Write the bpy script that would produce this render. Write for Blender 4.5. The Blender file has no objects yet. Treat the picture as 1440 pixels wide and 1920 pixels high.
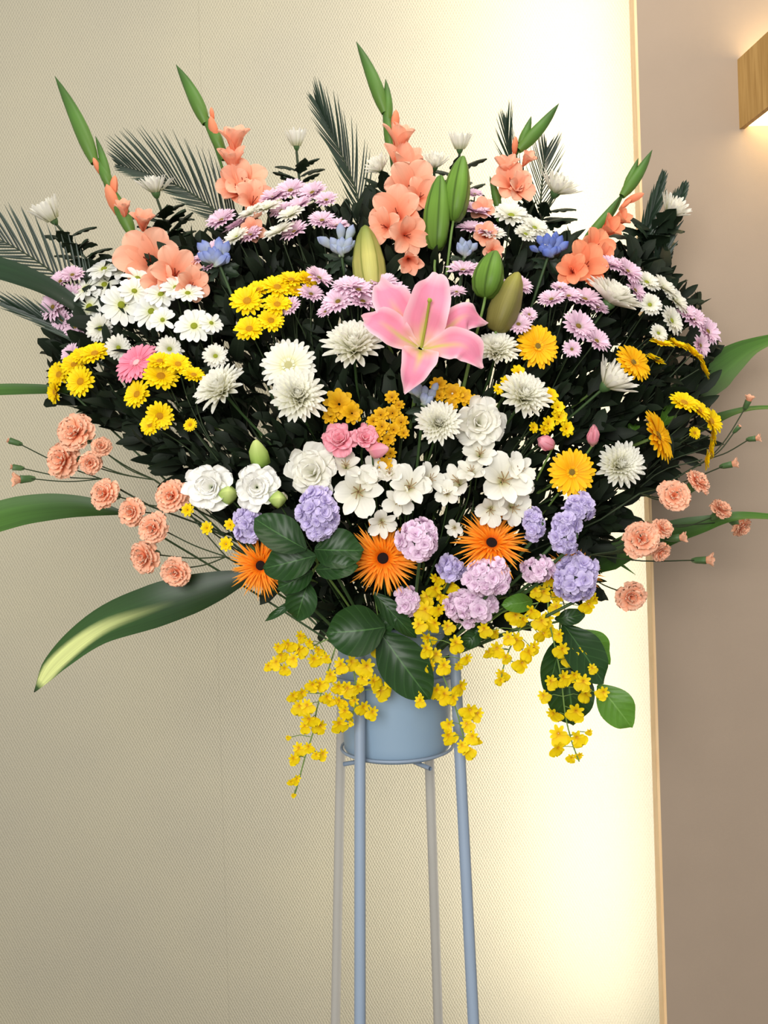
import bpy, math, random
import numpy as np
from mathutils import Vector, Matrix

random.seed(7); np.random.seed(7)
sc = bpy.context.scene
COL = sc.collection
PI = math.pi
rnd = random.uniform

# ---------------------------------------------------------------- camera
F_PX, D, H, ROLL = 1600.0, 1.6, 1.52, -0.030
CR = Vector((math.cos(ROLL), 0, math.sin(ROLL)))       # picture right
CU = Vector((-math.sin(ROLL), 0, math.cos(ROLL)))      # picture up
CF = Vector((0, 1, 0))
CO = Vector((0, -D, H))
cam = bpy.data.cameras.new('camera'); cam_o = bpy.data.objects.new('camera', cam); COL.objects.link(cam_o)
cam.sensor_fit = 'HORIZONTAL'; cam.sensor_width = 36; cam.lens = 36 * F_PX / 1440
cam.clip_start = 0.05; cam.clip_end = 50
cam_o.matrix_world = Matrix(((CR.x, CU.x, 0, CO.x), (CR.y, CU.y, -1, CO.y), (CR.z, CU.z, 0, CO.z), (0, 0, 0, 1)))
sc.camera = cam_o

def P(px, py, Y):
    """a photograph pixel at room depth Y -> room point"""
    return CO + (Y + D) * (CF + CR * ((px - 720) / F_PX) + CU * ((960 - py) / F_PX))
def MPP(Y): return (Y + D) / F_PX                      # metres per pixel at depth Y

# ---------------------------------------------------------------- light
sc.view_settings.view_transform = 'Standard'; sc.view_settings.look = 'None'
sc.view_settings.gamma = 1.0; sc.view_settings.use_curve_mapping = False
sc.view_settings.exposure = 0.40
w = bpy.data.worlds.new('world'); sc.world = w; w.use_nodes = True
w.node_tree.nodes['Background'].inputs[0].default_value = (1.0, 0.985, 0.96, 1)
w.node_tree.nodes['Background'].inputs[1].default_value = 0.36

def area(name, loc, target, sx, sy, power, col, spread=180):
    l = bpy.data.lights.new(name, 'AREA'); l.shape = 'RECTANGLE'; l.size = sx; l.size_y = sy
    l.energy = power; l.color = col; l.spread = math.radians(spread)
    o = bpy.data.objects.new(name, l); COL.objects.link(o); o.location = loc
    o.rotation_euler = (Vector(target) - Vector(loc)).to_track_quat('-Z', 'Y').to_euler()
    return o
area('front_soft_light', (-0.7, -3.3, 2.1), (0.05, 0, 1.3), 2.0, 1.6, 80, (1.0, 0.985, 0.95))  # broad unseen light from the front left, assumed for the flowers
area('overhead_soft_light', (0.3, -0.7, 3.4), (0.1, 0.1, 1.2), 1.2, 1.0, 14, (1.0, 0.92, 0.80))  # unseen warm soft light from overhead, assumed

# ---------------------------------------------------------------- materials
MATS = {}
def lin(c):
    return tuple(((v / 255) / 12.92 if v <= 10 else (((v / 255) + 0.055) / 1.055) ** 2.4) for v in c)
def c4(c): return (*lin(c), 1)
def nodes_of(name):
    m = bpy.data.materials.new(name); m.use_nodes = True
    nt = m.node_tree; b = nt.nodes['Principled BSDF']; return m, nt, b
def petal_mat(name, stops, rough=.55, trans=.22, vary=.12, vein=.10, mid=None, midw=.25, spec=.2, ribs=0, edge=None):
    """stops: (t along the petal, colour).  mid: colour of the middle band (across)"""
    if name in MATS: return MATS[name]
    m, nt, b = nodes_of(name); N, L = nt.nodes, nt.links
    at = N.new('ShaderNodeAttribute'); at.attribute_name = 'pt'
    sp = N.new('ShaderNodeSeparateColor'); L.new(at.outputs['Color'], sp.inputs[0])
    cr = N.new('ShaderNodeValToRGB'); L.new(sp.outputs[0], cr.inputs[0])
    e = cr.color_ramp.elements
    while len(e) < len(stops): e.new(.5)
    for i, (t, c) in enumerate(stops): e[i].position = t; e[i].color = c4(c)
    col = cr.outputs[0]
    if mid:
        a = N.new('ShaderNodeMath'); a.operation = 'SUBTRACT'; a.inputs[1].default_value = .5; L.new(sp.outputs[1], a.inputs[0])
        a2 = N.new('ShaderNodeMath'); a2.operation = 'ABSOLUTE'; L.new(a.outputs[0], a2.inputs[0])
        mr = N.new('ShaderNodeMapRange'); mr.inputs[1].default_value = 0; mr.inputs[2].default_value = midw
        mr.inputs[3].default_value = 1; mr.inputs[4].default_value = 0; L.new(a2.outputs[0], mr.inputs[0])
        fac = mr.outputs[0]
        if len(mid) > 1:                                  # fades along the length
            m2 = N.new('ShaderNodeMapRange'); m2.inputs[1].default_value = mid[1]; m2.inputs[2].default_value = mid[2]
            m2.inputs[3].default_value = 1; m2.inputs[4].default_value = 0; L.new(sp.outputs[0], m2.inputs[0])
            mu = N.new('ShaderNodeMath'); mu.operation = 'MULTIPLY'; L.new(fac, mu.inputs[0]); L.new(m2.outputs[0], mu.inputs[1]); fac = mu.outputs[0]
        mx = N.new('ShaderNodeMix'); mx.data_type = 'RGBA'; L.new(fac, mx.inputs[0]); L.new(col, mx.inputs[6]); mx.inputs[7].default_value = c4(mid[0]); col = mx.outputs[2]
    if edge:                                              # paler margins
        a = N.new('ShaderNodeMath'); a.operation = 'SUBTRACT'; a.inputs[1].default_value = .5; L.new(sp.outputs[1], a.inputs[0])
        a2 = N.new('ShaderNodeMath'); a2.operation = 'ABSOLUTE'; L.new(a.outputs[0], a2.inputs[0])
        mr = N.new('ShaderNodeMapRange'); mr.inputs[1].default_value = .30; mr.inputs[2].default_value = .5; mr.inputs[4].default_value = .8; L.new(a2.outputs[0], mr.inputs[0])
        mx = N.new('ShaderNodeMix'); mx.data_type = 'RGBA'; L.new(mr.outputs[0], mx.inputs[0]); L.new(col, mx.inputs[6]); mx.inputs[7].default_value = c4(edge); col = mx.outputs[2]
    if ribs:                                              # side veins slanting from the midrib
        a = N.new('ShaderNodeMath'); a.operation = 'SUBTRACT'; a.inputs[1].default_value = .5; L.new(sp.outputs[1], a.inputs[0])
        a2 = N.new('ShaderNodeMath'); a2.operation = 'ABSOLUTE'; L.new(a.outputs[0], a2.inputs[0])
        a3 = N.new('ShaderNodeMath'); a3.operation = 'MULTIPLY_ADD'; L.new(a2.outputs[0], a3.inputs[0]); a3.inputs[1].default_value = -.55; L.new(sp.outputs[0], a3.inputs[2])
        a4 = N.new('ShaderNodeMath'); a4.operation = 'MULTIPLY'; L.new(a3.outputs[0], a4.inputs[0]); a4.inputs[1].default_value = 6.2832 * ribs
        a5 = N.new('ShaderNodeMath'); a5.operation = 'SINE'; L.new(a4.outputs[0], a5.inputs[0])
        mr = N.new('ShaderNodeMapRange'); mr.inputs[1].default_value = .86; mr.inputs[2].default_value = 1; mr.inputs[4].default_value = .2; L.new(a5.outputs[0], mr.inputs[0])
        mx = N.new('ShaderNodeMix'); mx.data_type = 'RGBA'; L.new(mr.outputs[0], mx.inputs[0]); L.new(col, mx.inputs[6]); mx.inputs[7].default_value = c4(mid[0]); col = mx.outputs[2]
        bp = N.new('ShaderNodeBump'); bp.inputs['Strength'].default_value = .16; bp.inputs['Distance'].default_value = .0015; L.new(a5.outputs[0], bp.inputs['Height']); L.new(bp.outputs[0], b.inputs['Normal'])
    # fine lengthwise veins
    cx = N.new('ShaderNodeCombineXYZ'); L.new(sp.outputs[1], cx.inputs[0]); L.new(sp.outputs[0], cx.inputs[1]); L.new(sp.outputs[2], cx.inputs[2])
    mp = N.new('ShaderNodeMapping'); mp.inputs['Scale'].default_value = (14, 1.2, 9); L.new(cx.outputs[0], mp.inputs[0])
    nz = N.new('ShaderNodeTexNoise'); nz.inputs['Scale'].default_value = 1; nz.inputs['Detail'].default_value = 2; L.new(mp.outputs[0], nz.inputs[0])
    # value = 1 + vein*(noise-.5)*2 + vary*(rand-.5)
    v1 = N.new('ShaderNodeMath'); v1.operation = 'MULTIPLY_ADD'; L.new(nz.outputs[0], v1.inputs[0]); v1.inputs[1].default_value = vein * 2; v1.inputs[2].default_value = 1 - vein - vary / 2
    v2 = N.new('ShaderNodeMath'); v2.operation = 'MULTIPLY_ADD'; L.new(sp.outputs[2], v2.inputs[0]); v2.inputs[1].default_value = vary; L.new(v1.outputs[0], v2.inputs[2])
    hs = N.new('ShaderNodeHueSaturation'); L.new(col, hs.inputs['Color']); L.new(v2.outputs[0], hs.inputs['Value'])
    col = hs.outputs[0]
    L.new(col, b.inputs['Base Color']); b.inputs['Roughness'].default_value = rough
    b.inputs['Specular IOR Level'].default_value = spec
    if trans > 0:
        tr = N.new('ShaderNodeBsdfTranslucent'); L.new(col, tr.inputs[0])
        ms = N.new('ShaderNodeMixShader'); ms.inputs[0].default_value = trans
        L.new(b.outputs[0], ms.inputs[1]); L.new(tr.outputs[0], ms.inputs[2]); L.new(ms.outputs[0], N['Material Output'].inputs[0])
    MATS[name] = m; return m
def plain(name, col, rough=.5, noise=.0, scale=30, metal=0, bump=0, spec=.4, emit=None, estr=0):
    if name in MATS: return MATS[name]
    m, nt, b = nodes_of(name); N, L = nt.nodes, nt.links
    b.inputs['Roughness'].default_value = rough; b.inputs['Metallic'].default_value = metal; b.inputs['Specular IOR Level'].default_value = spec
    tc = N.new('ShaderNodeTexCoord'); nz = N.new('ShaderNodeTexNoise'); nz.inputs['Scale'].default_value = scale; nz.inputs['Detail'].default_value = 4
    L.new(tc.outputs['Object'], nz.inputs[0])
    mx = N.new('ShaderNodeMix'); mx.data_type = 'RGBA'; L.new(nz.outputs[0], mx.inputs[0])
    a = [v * (1 - noise) for v in lin(col)]; c = [min(1, v * (1 + noise)) for v in lin(col)]
    mx.inputs[6].default_value = (*a, 1); mx.inputs[7].default_value = (*c, 1); L.new(mx.outputs[2], b.inputs['Base Color'])
    if bump:
        bp = N.new('ShaderNodeBump'); bp.inputs['Strength'].default_value = bump; bp.inputs['Distance'].default_value = .002
        L.new(nz.outputs[0], bp.inputs['Height']); L.new(bp.outputs[0], b.inputs['Normal'])
    if emit:
        b.inputs['Emission Color'].default_value = (*lin(emit), 1); b.inputs['Emission Strength'].default_value = estr
    MATS[name] = m; return m

def wallpaper():
    m, nt, b = nodes_of('woven_wallpaper'); N, L = nt.nodes, nt.links
    tc = N.new('ShaderNodeTexCoord'); sx = N.new('ShaderNodeSeparateXYZ'); L.new(tc.outputs['Object'], sx.inputs[0])
    def math_(op, a, bb=None, cc=None):
        n = N.new('ShaderNodeMath'); n.operation = op
        for i, v in enumerate((a, bb, cc)):
            if v is None: continue
            if isinstance(v, (int, float)): n.inputs[i].default_value = v
            else: L.new(v, n.inputs[i])
        return n.outputs[0]
    d = N.new('ShaderNodeTexNoise'); d.inputs['Scale'].default_value = 45; d.inputs['Detail'].default_value = 3; L.new(tc.outputs['Object'], d.inputs[0])
    dd = math_('MULTIPLY', math_('SUBTRACT', d.outputs[0], .5), 2.4)
    X = math_('ADD', math_('MULTIPLY', sx.outputs[0], 2 * PI / .0078), dd)
    Z = math_('ADD', math_('MULTIPLY', sx.outputs[2], 2 * PI / .0150), dd)
    h1 = math_('MULTIPLY', math_('SINE', X), math_('SINE', Z))            # staggered weave dots
    h2 = math_('SINE', math_('ADD', math_('MULTIPLY', X, 1.0), Z))
    fine = N.new('ShaderNodeTexNoise'); fine.inputs['Scale'].default_value = 260; fine.inputs['Detail'].default_value = 2; L.new(tc.outputs['Object'], fine.inputs[0])
    hh = math_('ADD', math_('ADD', h1, math_('MULTIPLY', h2, .08)), math_('MULTIPLY', fine.outputs[0], 1.6))
    bp = N.new('ShaderNodeBump'); bp.inputs['Strength'].default_value = .42; bp.inputs['Distance'].default_value = .0016
    L.new(hh, bp.inputs['Height']); L.new(bp.outputs[0], b.inputs['Normal'])
    big = N.new('ShaderNodeTexNoise'); big.inputs['Scale'].default_value = 2.2; big.inputs['Detail'].default_value = 3; L.new(tc.outputs['Object'], big.inputs[0])
    cr = N.new('ShaderNodeValToRGB'); L.new(big.outputs[0], cr.inputs[0])
    e = cr.color_ramp.elements; e[0].position = .2; e[0].color = c4((176, 170, 152)); e[1].position = .8; e[1].color = c4((187, 180, 156))
    L.new(cr.outputs[0], b.inputs['Base Color']); b.inputs['Roughness'].default_value = .75; b.inputs['Specular IOR Level'].default_value = .15
    return m
def wood(name, c1, c2, rough=.5):
    m, nt, b = nodes_of(name); N, L = nt.nodes, nt.links
    tc = N.new('ShaderNodeTexCoord'); mp = N.new('ShaderNodeMapping'); mp.inputs['Scale'].default_value = (60, 60, 4); L.new(tc.outputs['Object'], mp.inputs[0])
    nz = N.new('ShaderNodeTexNoise'); nz.inputs['Scale'].default_value = 1.5; nz.inputs['Detail'].default_value = 6; nz.inputs['Distortion'].default_value = .6; L.new(mp.outputs[0], nz.inputs[0])
    cr = N.new('ShaderNodeValToRGB'); L.new(nz.outputs[0], cr.inputs[0]); e = cr.color_ramp.elements
    e[0].position = .35; e[0].color = c4(c1); e[1].position = .65; e[1].color = c4(c2)
    L.new(cr.outputs[0], b.inputs['Base Color']); b.inputs['Roughness'].default_value = rough
    return m

W_WHITE = petal_mat('white_petal', [(0, (226, 226, 170)), (.3, (236, 236, 222)), (1, (240, 241, 240))], vary=.10, vein=.05)
W_CREAM = petal_mat('cream_petal', [(0, (226, 224, 150)), (.35, (246, 244, 222)), (1, (250, 249, 242))], vary=.08, vein=.04, trans=.42)
W_IVORY = petal_mat('ivory_petal', [(0, (205, 205, 160)), (.4, (243, 241, 228)), (1, (248, 246, 238))], vary=.08, vein=.05, trans=.38)
W_COOL = petal_mat('cool_white_petal', [(0, (205, 212, 180)), (.4, (248, 246, 238)), (1, (250, 249, 245))], vary=.12, vein=.08)
LILAC = petal_mat('lilac_petal', [(0, (190, 170, 160)), (.3, (230, 194, 214)), (1, (242, 214, 230))], vary=.2, vein=.12)
YEL = petal_mat('yellow_petal', [(0, (236, 178, 4)), (.4, (246, 212, 8)), (1, (252, 224, 20))], vary=.14, vein=.08)
GOLD = petal_mat('gold_petal', [(0, (244, 166, 8)), (.5, (250, 188, 14)), (1, (252, 200, 24))], vary=.14, vein=.10)
GOLD_DK = petal_mat('deep_gold_petal', [(0, (190, 130, 8)), (.5, (222, 168, 14)), (1, (232, 184, 24))], vary=.25, vein=.12)
ORANGE = petal_mat('orange_petal', [(0, (232, 96, 8)), (.35, (250, 134, 14)), (1, (255, 172, 56))], vary=.2, vein=.08)
PINKG = petal_mat('pink_gerbera_petal', [(0, (250, 176, 190)), (.25, (244, 130, 156)), (1, (248, 160, 182))], vary=.12, vein=.08)
PINK = petal_mat('pink_petal', [(0, (236, 190, 170)), (.4, (240, 150, 168)), (1, (244, 178, 190))], vary=.15, vein=.08)
CORAL = petal_mat('coral_petal', [(0, (238, 118, 76)), (.35, (250, 172, 136)), (1, (254, 196, 168))], vary=.12, vein=.07, trans=.3)
CORAL_D = petal_mat('deep_coral_petal', [(0, (236, 104, 62)), (.35, (248, 150, 108)), (1, (252, 168, 128))], vary=.12, vein=.07, trans=.3)
CARN = petal_mat('carnation_petal', [(0, (244, 150, 104)), (.5, (254, 180, 140)), (1, (255, 206, 176))], vary=.22, vein=.08)
PEACH = petal_mat('peach_petal', [(0, (236, 160, 120)), (.5, (244, 176, 140)), (1, (248, 196, 164))], vary=.2, vein=.08)
LAV = petal_mat('lavender_petal', [(0, (168, 150, 190)), (.4, (196, 182, 226)), (1, (220, 208, 240))], vary=.22, vein=.08)
MAUVE = petal_mat('mauve_petal', [(0, (190, 150, 180)), (.4, (230, 198, 224)), (1, (244, 220, 238))], vary=.2, vein=.08)
BLUE = petal_mat('blue_petal', [(0, (150, 170, 130)), (.3, (200, 208, 212)), (.65, (160, 172, 214)), (1, (112, 128, 196))], vary=.2, vein=.12)
BLUE_D = petal_mat('deep_blue_petal', [(0, (150, 170, 150)), (.3, (150, 165, 215)), (1, (84, 106, 190))], vary=.2, vein=.12)
BLUE_P = petal_mat('pale_blue_petal', [(0, (150, 175, 130)), (.35, (190, 200, 200)), (.8, (160, 172, 200)), (1, (150, 160, 196))], vary=.2, vein=.12)
LILY = petal_mat('lily_tepal', [(0, (214, 206, 120)), (.16, (240, 196, 170)), (.45, (243, 152, 178)), (.85, (242, 146, 176)), (1, (250, 206, 214))], edge=(252, 216, 224), vary=.05, vein=.08, mid=((216, 208, 110), .25, .75), midw=.13, trans=.25)
ONC = petal_mat('orchid_petal', [(0, (214, 150, 20)), (.3, (242, 206, 10)), (1, (250, 226, 26))], vary=.16, vein=.06, trans=.3)
SALAL = petal_mat('broad_leaf', [(0, (28, 54, 22)), (1, (36, 68, 28))], rough=.38, trans=.06, vary=.12, vein=.12, mid=((70, 108, 56),), midw=.025, spec=.3, ribs=7)
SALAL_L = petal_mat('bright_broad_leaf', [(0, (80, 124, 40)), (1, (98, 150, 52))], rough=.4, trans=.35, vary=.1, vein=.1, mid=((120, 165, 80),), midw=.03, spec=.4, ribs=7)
DARKLEAF = petal_mat('dark_leaf', [(0, (24, 36, 24)), (1, (38, 54, 36))], rough=.5, trans=.04, vary=.25, vein=.15, mid=((54, 68, 50),), midw=.04, spec=.3)
FILL = petal_mat('filler_leaf', [(0, (12, 18, 10)), (1, (24, 37, 20))], rough=.6, trans=.03, vary=.4, vein=.2, mid=((30, 40, 26),), midw=.04, spec=.2)  # dark green leaf, lowered further to put the gloom between blooms into colour
PALM = petal_mat('palm_leaflet', [(0, (24, 40, 28)), (1, (40, 60, 42))], rough=.4, trans=.05, vary=.3, vein=.1, spec=.4)
STRAP = petal_mat('strap_leaf', [(0, (38, 62, 24)), (.5, (62, 98, 38)), (1, (78, 120, 44))], rough=.42, trans=.12, vary=.1, vein=.35, spec=.4)
STRAP_V = petal_mat('variegated_strap_leaf', [(0, (22, 40, 22)), (.45, (38, 72, 38)), (.8, (52, 88, 40)), (.97, (56, 84, 34)), (1, (24, 34, 18))], rough=.42, trans=.12, vary=.05, vein=.32, spec=.4)
BUDG = petal_mat('green_bud', [(0, (88, 120, 44)), (.6, (104, 142, 54)), (1, (92, 128, 52))], mid=((62, 88, 30),), midw=.22, rough=.45, trans=.05, vary=.1, vein=.2)
BUDY = petal_mat('yellow_green_bud', [(0, (190, 190, 110)), (.5, (190, 184, 104)), (1, (110, 128, 54))], mid=((130, 136, 60),), midw=.2, rough=.5, trans=.05, vary=.1, vein=.3)
BUDB = petal_mat('olive_bud', [(0, (110, 104, 52)), (.6, (128, 122, 66)), (1, (156, 152, 70))], rough=.5, trans=.05, vary=.1, vein=.3)
LIMEBUD = petal_mat('lime_bud', [(0, (120, 160, 60)), (.5, (176, 204, 104)), (1, (210, 224, 140))], rough=.5, trans=.2, vary=.15, vein=.1)
SHEATH = petal_mat('bud_sheath', [(0, (92, 126, 50)), (.5, (84, 124, 52)), (1, (58, 88, 44))], rough=.45, trans=.1, vary=.1, vein=.25, spec=.3)
STEM = plain('stem_green', (52, 76, 38), .55, .25, 60)
STEM_D = plain('stem_dark', (44, 58, 32), .6, .25, 60)
STEM_L = plain('stem_light', (104, 132, 64), .5, .2, 60)
CALYX = plain('calyx_green', (70, 100, 56), .5, .2, 80)
EYE_Y = plain('eye_yellow', (214, 172, 20), .8, .25, 400, bump=.8)
EYE_G = plain('eye_lime', (168, 178, 44), .8, .25, 400, bump=.8)
EYE_O = plain('eye_olive', (150, 122, 40), .8, .3, 400, bump=.8)
EYE_K = plain('eye_dark', (30, 10, 8), .85, .3, 400, bump=.8)
EYE_B = plain('eye_amber', (222, 158, 12), .85, .3, 400, bump=.8)
EYE_C = plain('eye_cream', (220, 214, 150), .85, .2, 400, bump=.8)
PISTIL = plain('pistil_green', (150, 156, 56), .5, .15, 60)

# ---------------------------------------------------------------- mesh helpers
class G:
    def __init__(s): s.v, s.f, s.a, s.n = [], [], [], 0
    def add(s, V, Fc, A):
        s.v.append(np.asarray(V, float)); s.a.append(np.asarray(A, float))
        s.f.append(np.asarray(Fc, int) + s.n); s.n += len(V); return s
    def mesh(s, name, mat, smooth=True):
        V = np.concatenate(s.v); A = np.concatenate(s.a)
        fs = []
        for f in s.f: fs.extend(map(tuple, f.tolist()))
        me = bpy.data.meshes.new(name); me.from_pydata(V.tolist(), [], fs)
        at = me.attributes.new('pt', 'FLOAT_COLOR', 'POINT')
        C = np.ones((len(V), 4)); C[:, :3] = A; at.data.foreach_set('color', C.ravel())
        if smooth: me.polygons.foreach_set('use_smooth', [True] * len(me.polygons))
        me.materials.append(mat); return me
def grid_faces(nl, nw):
    i = np.arange(nl)[:, None] * (nw + 1) + np.arange(nw)[None, :]
    return np.stack([i, i + 1, i + nw + 2, i + nw + 1], -1).reshape(-1, 4)
def prof(t, wb, peak, a, b):
    up = wb + (1 - wb) * np.sin(PI / 2 * np.clip(t / peak, 0, 1))
    q = np.clip((t - peak) / (1 - peak), 0, 1)
    return np.where(t < peak, up, np.maximum((1 - q ** a), 0) ** b)
def petal(L, W, e0=0., e1=0., cup=.2, nl=5, nw=3, wb=.35, peak=.6, a=2., b=.5, ruf=0., rk=3., notch=0., jag=0., side=0., lobes=0, r=None):
    if r is None: r = random.random()
    u = np.linspace(0, 1, nl + 1); t = 1 - (1 - u) ** 1.65
    th = e0 + (e1 - e0) * t; dt = np.diff(t, prepend=0)
    x = np.cumsum(np.cos(th) * dt) * L; z = np.cumsum(np.sin(th) * dt) * L
    p = prof(t, wb, peak, a, b); 
    if lobes: p = p * (.62 + .38 * np.abs(np.cos(t * PI * lobes)))
    p[-1] = .04 if (b > .7 or a < 1.8) else .34 * p[-2]
    s = np.linspace(-1, 1, nw + 1)
    T, S = np.meshgrid(t, s, indexing='ij'); Pf = p[:, None]
    off = cup * W / 2 * (S ** 2) * Pf
    if ruf: 
        ph = rnd(0, 6.28); off = off + ruf * L * T ** 1.5 * np.sin(rk * PI * S + ph + 2 * T)
    ext = np.zeros_like(T)
    if notch: ext = ext - notch * L * (1 - S ** 2) * (T > .99)
    if jag: ext = ext + np.random.uniform(-jag, jag, T.shape) * L * (T > .8)
    nx, nz = -np.sin(th)[:, None], np.cos(th)[:, None]
    cx, cz = np.cos(th)[:, None], np.sin(th)[:, None]
    X = x[:, None] + nx * off + cx * ext; Z = z[:, None] + nz * off + cz * ext
    Y = S * W / 2 * Pf + side * L * T ** 2
    V = np.stack([X, Y, Z], -1).reshape(-1, 3)
    A = np.stack([T, S * .5 + .5, np.full_like(T, r)], -1).reshape(-1, 3)
    return V, grid_faces(nl, nw), A
def rotz(V, a):
    c, s = math.cos(a), math.sin(a); R = np.array([[c, s, 0], [-s, c, 0], [0, 0, 1]]); return V @ R
def put(g, pet, phi, r0=0., z0=0.):
    V, Fc, A = pet; V = V + np.array([r0, 0, z0]); g.add(rotz(V, phi), Fc, A)
def lathe(profile, n=10, lobes=0, amp=0., r=.5):
    pr = np.array(profile, float); m = len(pr)
    ang = np.linspace(0, 2 * PI, n + 1)
    k = 1 + amp * np.cos(lobes * ang) if lobes else np.ones(n + 1)
    X = pr[:, 0][:, None] * np.cos(ang) * k; Y = pr[:, 0][:, None] * np.sin(ang) * k; Z = np.repeat(pr[:, 1][:, None], n + 1, 1)
    z0, z1 = pr[:, 1].min(), pr[:, 1].max()
    A = np.stack([(Z - z0) / max(1e-9, z1 - z0), np.repeat(((np.cos(lobes * ang) * .5 + .5) if lobes else ang / 6.2832)[None, :], m, 0), np.full_like(Z, r)], -1).reshape(-1, 3)
    return np.stack([X, Y, Z], -1).reshape(-1, 3), grid_faces(m - 1, n), A
def dome(R, h, n=10, z=0.):
    return lathe([(R, z - .04), (R * .97, z + h * .35), (R * .8, z + h * .75), (R * .45, z + h), (.001, z + h * .85)], n)
def tube(pts, rad, n=5):
    pts = [Vector(p) for p in pts]; m = len(pts)
    rads = rad if isinstance(rad, (list, tuple)) else [rad] * m
    V = []; up = Vector((0, -1, .2)).normalized()
    for i, p in enumerate(pts):
        tg = (pts[min(i + 1, m - 1)] - pts[max(i - 1, 0)]).normalized()
        sx = tg.cross(up); sx = sx.normalized() if sx.length > 1e-5 else Vector((1, 0, 0)); sy = tg.cross(sx)
        for k in range(n + 1):
            a = 2 * PI * k / n; V.append(p + (sx * math.cos(a) + sy * math.sin(a)) * rads[i])
    A = np.zeros((len(V), 3)); A[:, 0] = np.repeat(np.linspace(0, 1, m), n + 1); A[:, 1] = .3; A[:, 2] = .5
    return np.array([tuple(v) for v in V]), grid_faces(m - 1, n), A
def catmull(pts, per=4):
    pts = [Vector(p) for p in pts]; out = []
    ext = [pts[0] * 2 - pts[1]] + pts + [pts[-1] * 2 - pts[-2]]
    for i in range(1, len(ext) - 2):
        p0, p1, p2, p3 = ext[i - 1:i + 3]
        for k in range(per):
            t = k / per; out.append(.5 * ((2 * p1) + (p2 - p0) * t + (2 * p0 - 5 * p1 + 4 * p2 - p3) * t * t + (3 * p1 - p0 - 3 * p2 + p3) * t ** 3))
    out.append(pts[-1]); return out
def ribbon(pts, hw, normal=(0, -1, .15), cup=.0, nw=4, per=4, r=.5, ruf=0, rk=2, tilt=0.):
    """a leaf or tepal swept along pts; hw: half widths in metres at the points"""
    c = catmull(pts, per); m = len(c); n0 = Vector(normal).normalized()
    ws = np.interp(np.linspace(0, len(hw) - 1, m), range(len(hw)), hw)
    V, A = [], []; ph = rnd(0, 6)
    for i, p in enumerate(c):
        tg = (c[min(i + 1, m - 1)] - c[max(i - 1, 0)]).normalized()
        s = tg.cross(n0).normalized(); n = s.cross(tg).normalized()
        if tilt: s, n = (s * math.cos(tilt) + n * math.sin(tilt)), (n * math.cos(tilt) - s * math.sin(tilt))
        t = i / (m - 1)
        for k in range(nw + 1):
            q = -1 + 2 * k / nw
            V.append(tuple(p + s * q * ws[i] + n * (cup * ws[i] * q * q + ruf * t * math.sin(rk * PI * t * 3 + ph + q * 2) * abs(q))))
            A.append((t, q * .5 + .5, r))
    return np.array(V), grid_faces(m - 1, nw), np.array(A)

# ---------------------------------------------------------------- object helpers
def mobj(name, me, parent=None, mat=None):
    o = bpy.data.objects.new(name, me); COL.objects.link(o)
    if mat is not None: o.matrix_world = mat
    if parent is not None:
        o.parent = parent
        o.matrix_local = parent.matrix_world.inverted() @ (mat if mat is not None else Matrix())
    return o
def thing(name, label, cat, loc, group=None):
    e = bpy.data.objects.new(name, None); COL.objects.link(e); e.empty_display_size = .02
    e.matrix_world = Matrix.Translation(loc); e['label'] = label; e['category'] = cat
    if group: e['group'] = group
    return e
def sub(name, me, parent):                     # sub-part in its part's own frame
    o = bpy.data.objects.new(name, me); COL.objects.link(o); o.parent = parent; return o
def face(n, spin=0.):                          # rotation whose +Z is n
    n = n.normalized(); x = n.cross(Vector((0, 0, 1)));
    if x.length < 1e-3: x = Vector((1, 0, 0))
    x.normalize(); y = n.cross(x)
    return Matrix((x, y, n)).transposed().to_4x4() @ Matrix.Rotation(spin, 4, 'Z')
def nvec(u, v):
    l = math.hypot(u, v)
    if l > .97: u, v = u * .97 / l, v * .97 / l
    return CR * u + CU * v - CF * math.sqrt(1 - u * u - v * v)
def depth(px, py):
    dx = (px - 750) / 690; dy = (py - 920) / (620 if py < 920 else 330)
    r2 = dx * dx + dy * dy
    return .12 - .33 * math.sqrt(max(0, 1 - r2))
def autof(px, py, k=.75):
    return (k * (px - 750) / 620, k * .9 * (960 - py) / 560)
def stem_base(px, py):
    return P(745 + (px - 745) * .09 + rnd(-14, 14), 1262, rnd(-.045, .05))
def stem_path(h, n, base, bow=.25):
    L = (h - base).length; c1 = h - n * L * .22; c2 = base + Vector((0, .03, L * .42)) + (h - base) * .12
    out = []
    for i in range(9):
        t = i / 8; out.append(h * (1 - t) ** 3 + c1 * 3 * t * (1 - t) ** 2 + c2 * 3 * t * t * (1 - t) + base * t ** 3)
    return out
def route(h, base, m=7):
    L = (h - base).length; c1 = h.lerp(base, .3) + Vector((0, .02, -.01)); c2 = base + Vector((0, .03, L * .38)) + (h - base) * .12; out = []
    for i in range(m):
        t = i / (m - 1); out.append(h * (1 - t) ** 3 + c1 * 3 * t * (1 - t) ** 2 + c2 * 3 * t * t * (1 - t) + base * t ** 3)
    return out
def loc_mesh(me_name, g, mat, origin):         # mesh drawn in room coordinates, moved to its parent's frame
    g.v = [v - np.array(tuple(origin)) for v in g.v]; return g.mesh(me_name, mat)
def world_part(name, g, mat, parent):
    o = bpy.data.objects.new(name, loc_mesh(name, g, mat, parent.location)); COL.objects.link(o); o.parent = parent; return o

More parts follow.
